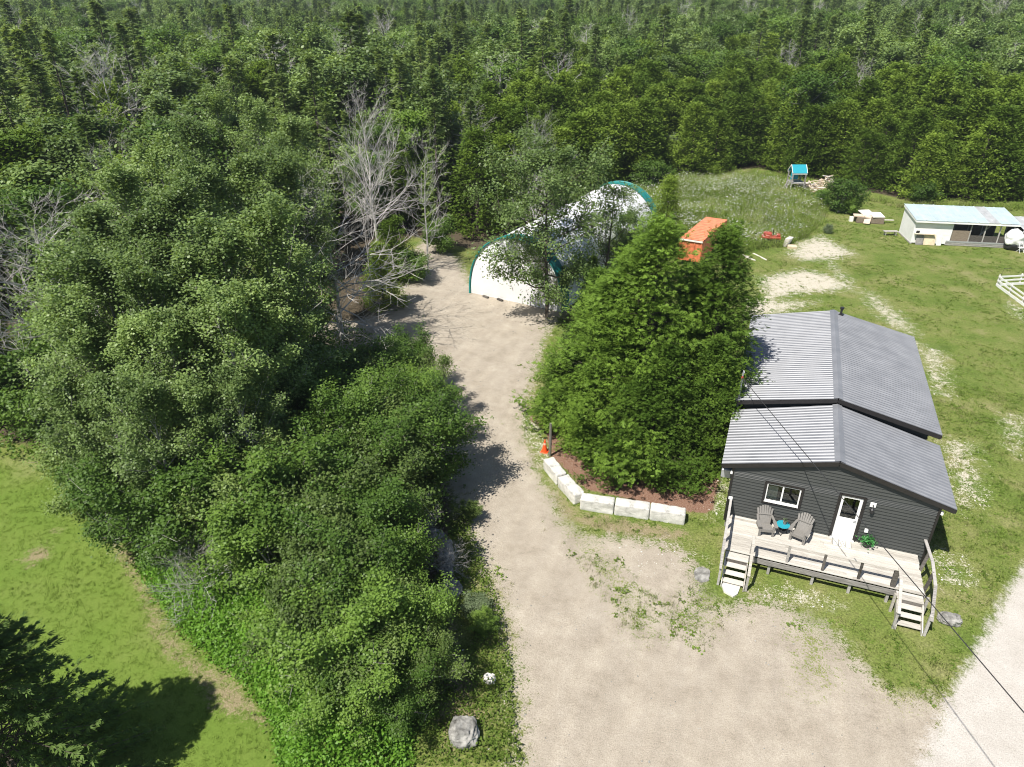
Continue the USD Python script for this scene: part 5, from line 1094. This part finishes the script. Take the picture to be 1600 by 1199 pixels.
# grass everywhere that is grass: thin on the patchy ground, thicker near the lawn
P = np.vstack([gr.uniform((-38, -24), (16, 20), (90000, 2)), gr.uniform((-12, 14), (28, 66), (42000, 2))])
dd, dr_, dm, dl, ds = (sd_poly(P, q) for q in (DRIVE, ROAD, MULCH, LAWN, SHADE[0])); n_ = meshkit.fbm(np.c_[P/1.6, P[:, :1]*0], 4, 31); dw = blob(WEED, P); dg = blob(GRAVEL, P)
hx0, hx1, hy0, hy1 = HOUSE_BOX; house_in = (P[:, 0] > hx0) & (P[:, 0] < hx1) & (P[:, 1] > hy0-.05) & (P[:, 1] < hy1); deck_in = (P[:, 0] > .1) & (P[:, 0] < 7.7) & (P[:, 1] > -3.9) & (P[:, 1] < 0)
pr_ = np.where(dl > 0, 1.0, np.clip((n_-.36)*3.2, .12, 1)); pr_ = np.where(dd > -.3, np.clip((n_-.50)*2.5, 0, 1)*np.clip(1-(dd-.3)/1.2, 0, 1)*.6, pr_); pr_ = np.where(dw > -.5, np.clip((n_-.42)*3, .02, .7), pr_); pr_ = np.where(dg > -.3, pr_*.25, pr_); pr_ = np.where((dr_ > -.2) | (dm > 0), .0, pr_)
ok = (gr.random(len(P)) < pr_) & ~house_in & ~deck_in & (ds < 0)
P = P[ok]; dl = dl[ok]; wch = np.where(dl > 0, gr.choice([0, 0, 1], len(P)), gr.choice([0, 1, 2, 3], len(P), p=[.36, .22, .27, .15]))
instancer("grass", tufts, P, wch, np.where(dl > 0, gr.uniform(.5, .9, len(P)), gr.uniform(.5, 1.1, len(P))), "short uneven grass of the lawn and yard", "grass")
MD = PX((990, 300), (1010, 285), (1100, 283), (1180, 280), (1235, 290), (1262, 305), (1290, 330), (1285, 350), (1255, 372), (1225, 385), (1180, 392), (1130, 400), (1060, 400), (980, 400), (960, 360), (985, 330))
P = sample_in(MD, 5200); n_ = meshkit.fbm(np.c_[P/3, P[:, :1]*0], 3, 41); wch = np.select([n_ < .42, n_ < .5, n_ < .6], [gr.choice([3, 4], len(P)), gr.choice([0, 1, 3], len(P)), gr.choice([2, 2, 0, 4], len(P))], gr.choice([1, 2, 0], len(P)))
off = sd_poly(P, np.array([o0[:2]-OC[:2]*.2, o0[:2]+OC[:2]*(OW+.2), (o0+OC*(OW+.2)+OA*OL)[:2], (o0-OC*.2+OA*OL)[:2]])) < 0
instancer("meadow_weeds", tall, P[off], wch[off], gr.uniform(.6, 1.25, off.sum())*(.7+.7*meshkit.fbm(np.c_[P[off]/2, P[off][:, :1]*0], 2, 55)), "tall weeds and white wild flowers on the mound behind the cedar clump", "weeds")
EDGE = sample_in(np.array([(-11, 69.5), (-3.6, 76), (3, 72), (9, 66.5), (13, 63.5), (20, 66), (30, 69), (30, 67), (20, 64), (13, 61.6), (9, 64.5), (3, 70), (-3.6, 74), (-11, 66)]), 700)
instancer("edge_weeds", tall, EDGE, gr.choice([0, 1, 3], len(EDGE)), gr.uniform(.7, 1.3, len(EDGE)), "weeds along the foot of the forest at the back of the lawn", "weeds")
for (px, py, h, v, l) in ((1310, 332, 3.0, 0, "dark green bush between the firewood and the panel pile"), (1330, 335, 1.6, 0, "light green bush just behind the panel pile"), (1284, 318, 1.4, 0, "small bush in front of the firewood heaps"), (1032, 262, 4.2, 1, "silvery green willow bush at the back left of the meadow"), (1440, 318, 2.2, 0, "low bush behind the left end of the long shed"), (1015, 300, 3.0, 0, "yellow green bush at the back end of the fabric shelter"), (690, 395, 2.6, 0, "bright leafy bush at the dark forest edge left of the shelter"), (640, 440, 2.4, 0, "dark bush in the shade by the track left of the shelter"), (1292, 365, .8, 1, "brownish weed clump at the edge of the mown grass")):
    tree("bush", *G2(px, py), h, l, cat="bush", v=v)

# stones scattered on the pale patches and drive edges: one mass nobody could count
v0, f0 = np.array(trimesh.creation.icosphere(0).vertices)*[1, .8, .55], np.array(trimesh.creation.icosphere(0).faces)
Ps = np.vstack([sample_in(g_, int(40+14*abs(np.cross(np.roll(g_, -1, 0)-g_, -g_).sum()/2))//2) for g_ in GRAVEL]+[sample_in(PX((815, 640), (850, 665), (860, 720), (840, 735), (820, 690)), 160), sample_in(PX((700, 850), (745, 850), (800, 1000), (812, 1199), (690, 1199), (720, 1000)), 70)])
sz = .019*np.exp(gr.normal(0, .45, len(Ps))); a = gr.uniform(0, 6.28, len(Ps)); R3 = np.stack([np.c_[np.cos(a), -np.sin(a), a*0], np.c_[np.sin(a), np.cos(a), a*0], np.c_[a*0, a*0, a*0+1]], 1)
V = np.einsum("nij,kj->nki", R3, v0)*sz[:, None, None]+np.c_[Ps, hill(Ps[:, 0], Ps[:, 1])+.012][:, None]
tag(obj("pebbles", (V.reshape(-1, 3), (f0[None]+(np.arange(len(Ps))*len(v0))[:, None, None]).reshape(-1, 3)), M["white_stone"]), "pale pebbles scattered over the gravelly patches", "pebbles", None, "stuff")

Ps = sample_in(DRIVE, 5200); kz = meshkit.fbm(np.c_[Ps/1.8, Ps[:, :1]*0], 3, 61); Ps = Ps[kz > .47]; sz = .016*np.exp(gr.normal(0, .5, len(Ps))); a = gr.uniform(0, 6.28, len(Ps))
R3 = np.stack([np.c_[np.cos(a), -np.sin(a), a*0], np.c_[np.sin(a), np.cos(a), a*0], np.c_[a*0, a*0, a*0+1]], 1)
V = np.einsum("nij,kj->nki", R3, v0)*sz[:, None, None]+np.c_[Ps, hill(Ps[:, 0], Ps[:, 1])+.012][:, None]
tag(obj("drive_stones", (V.reshape(-1, 3), (f0[None]+(np.arange(len(Ps))*len(v0))[:, None, None]).reshape(-1, 3)), M["rock"]), "loose grey stones strewn over the dirt drive", "stones", None, "stuff")

# ================================================================= air
hz = usdkit.material(stage, "/World/Looks/haze", {"v": ("principled_volume", {"color": (.86, .92, 1.0), "density": .00018, "anisotropy": .2})}, volume="v.volume")
tag(B((0, 250, 11.5), (1500, 1000, 27)).build("haze", hz), "thin summer haze over the forest", "haze", None, "stuff")
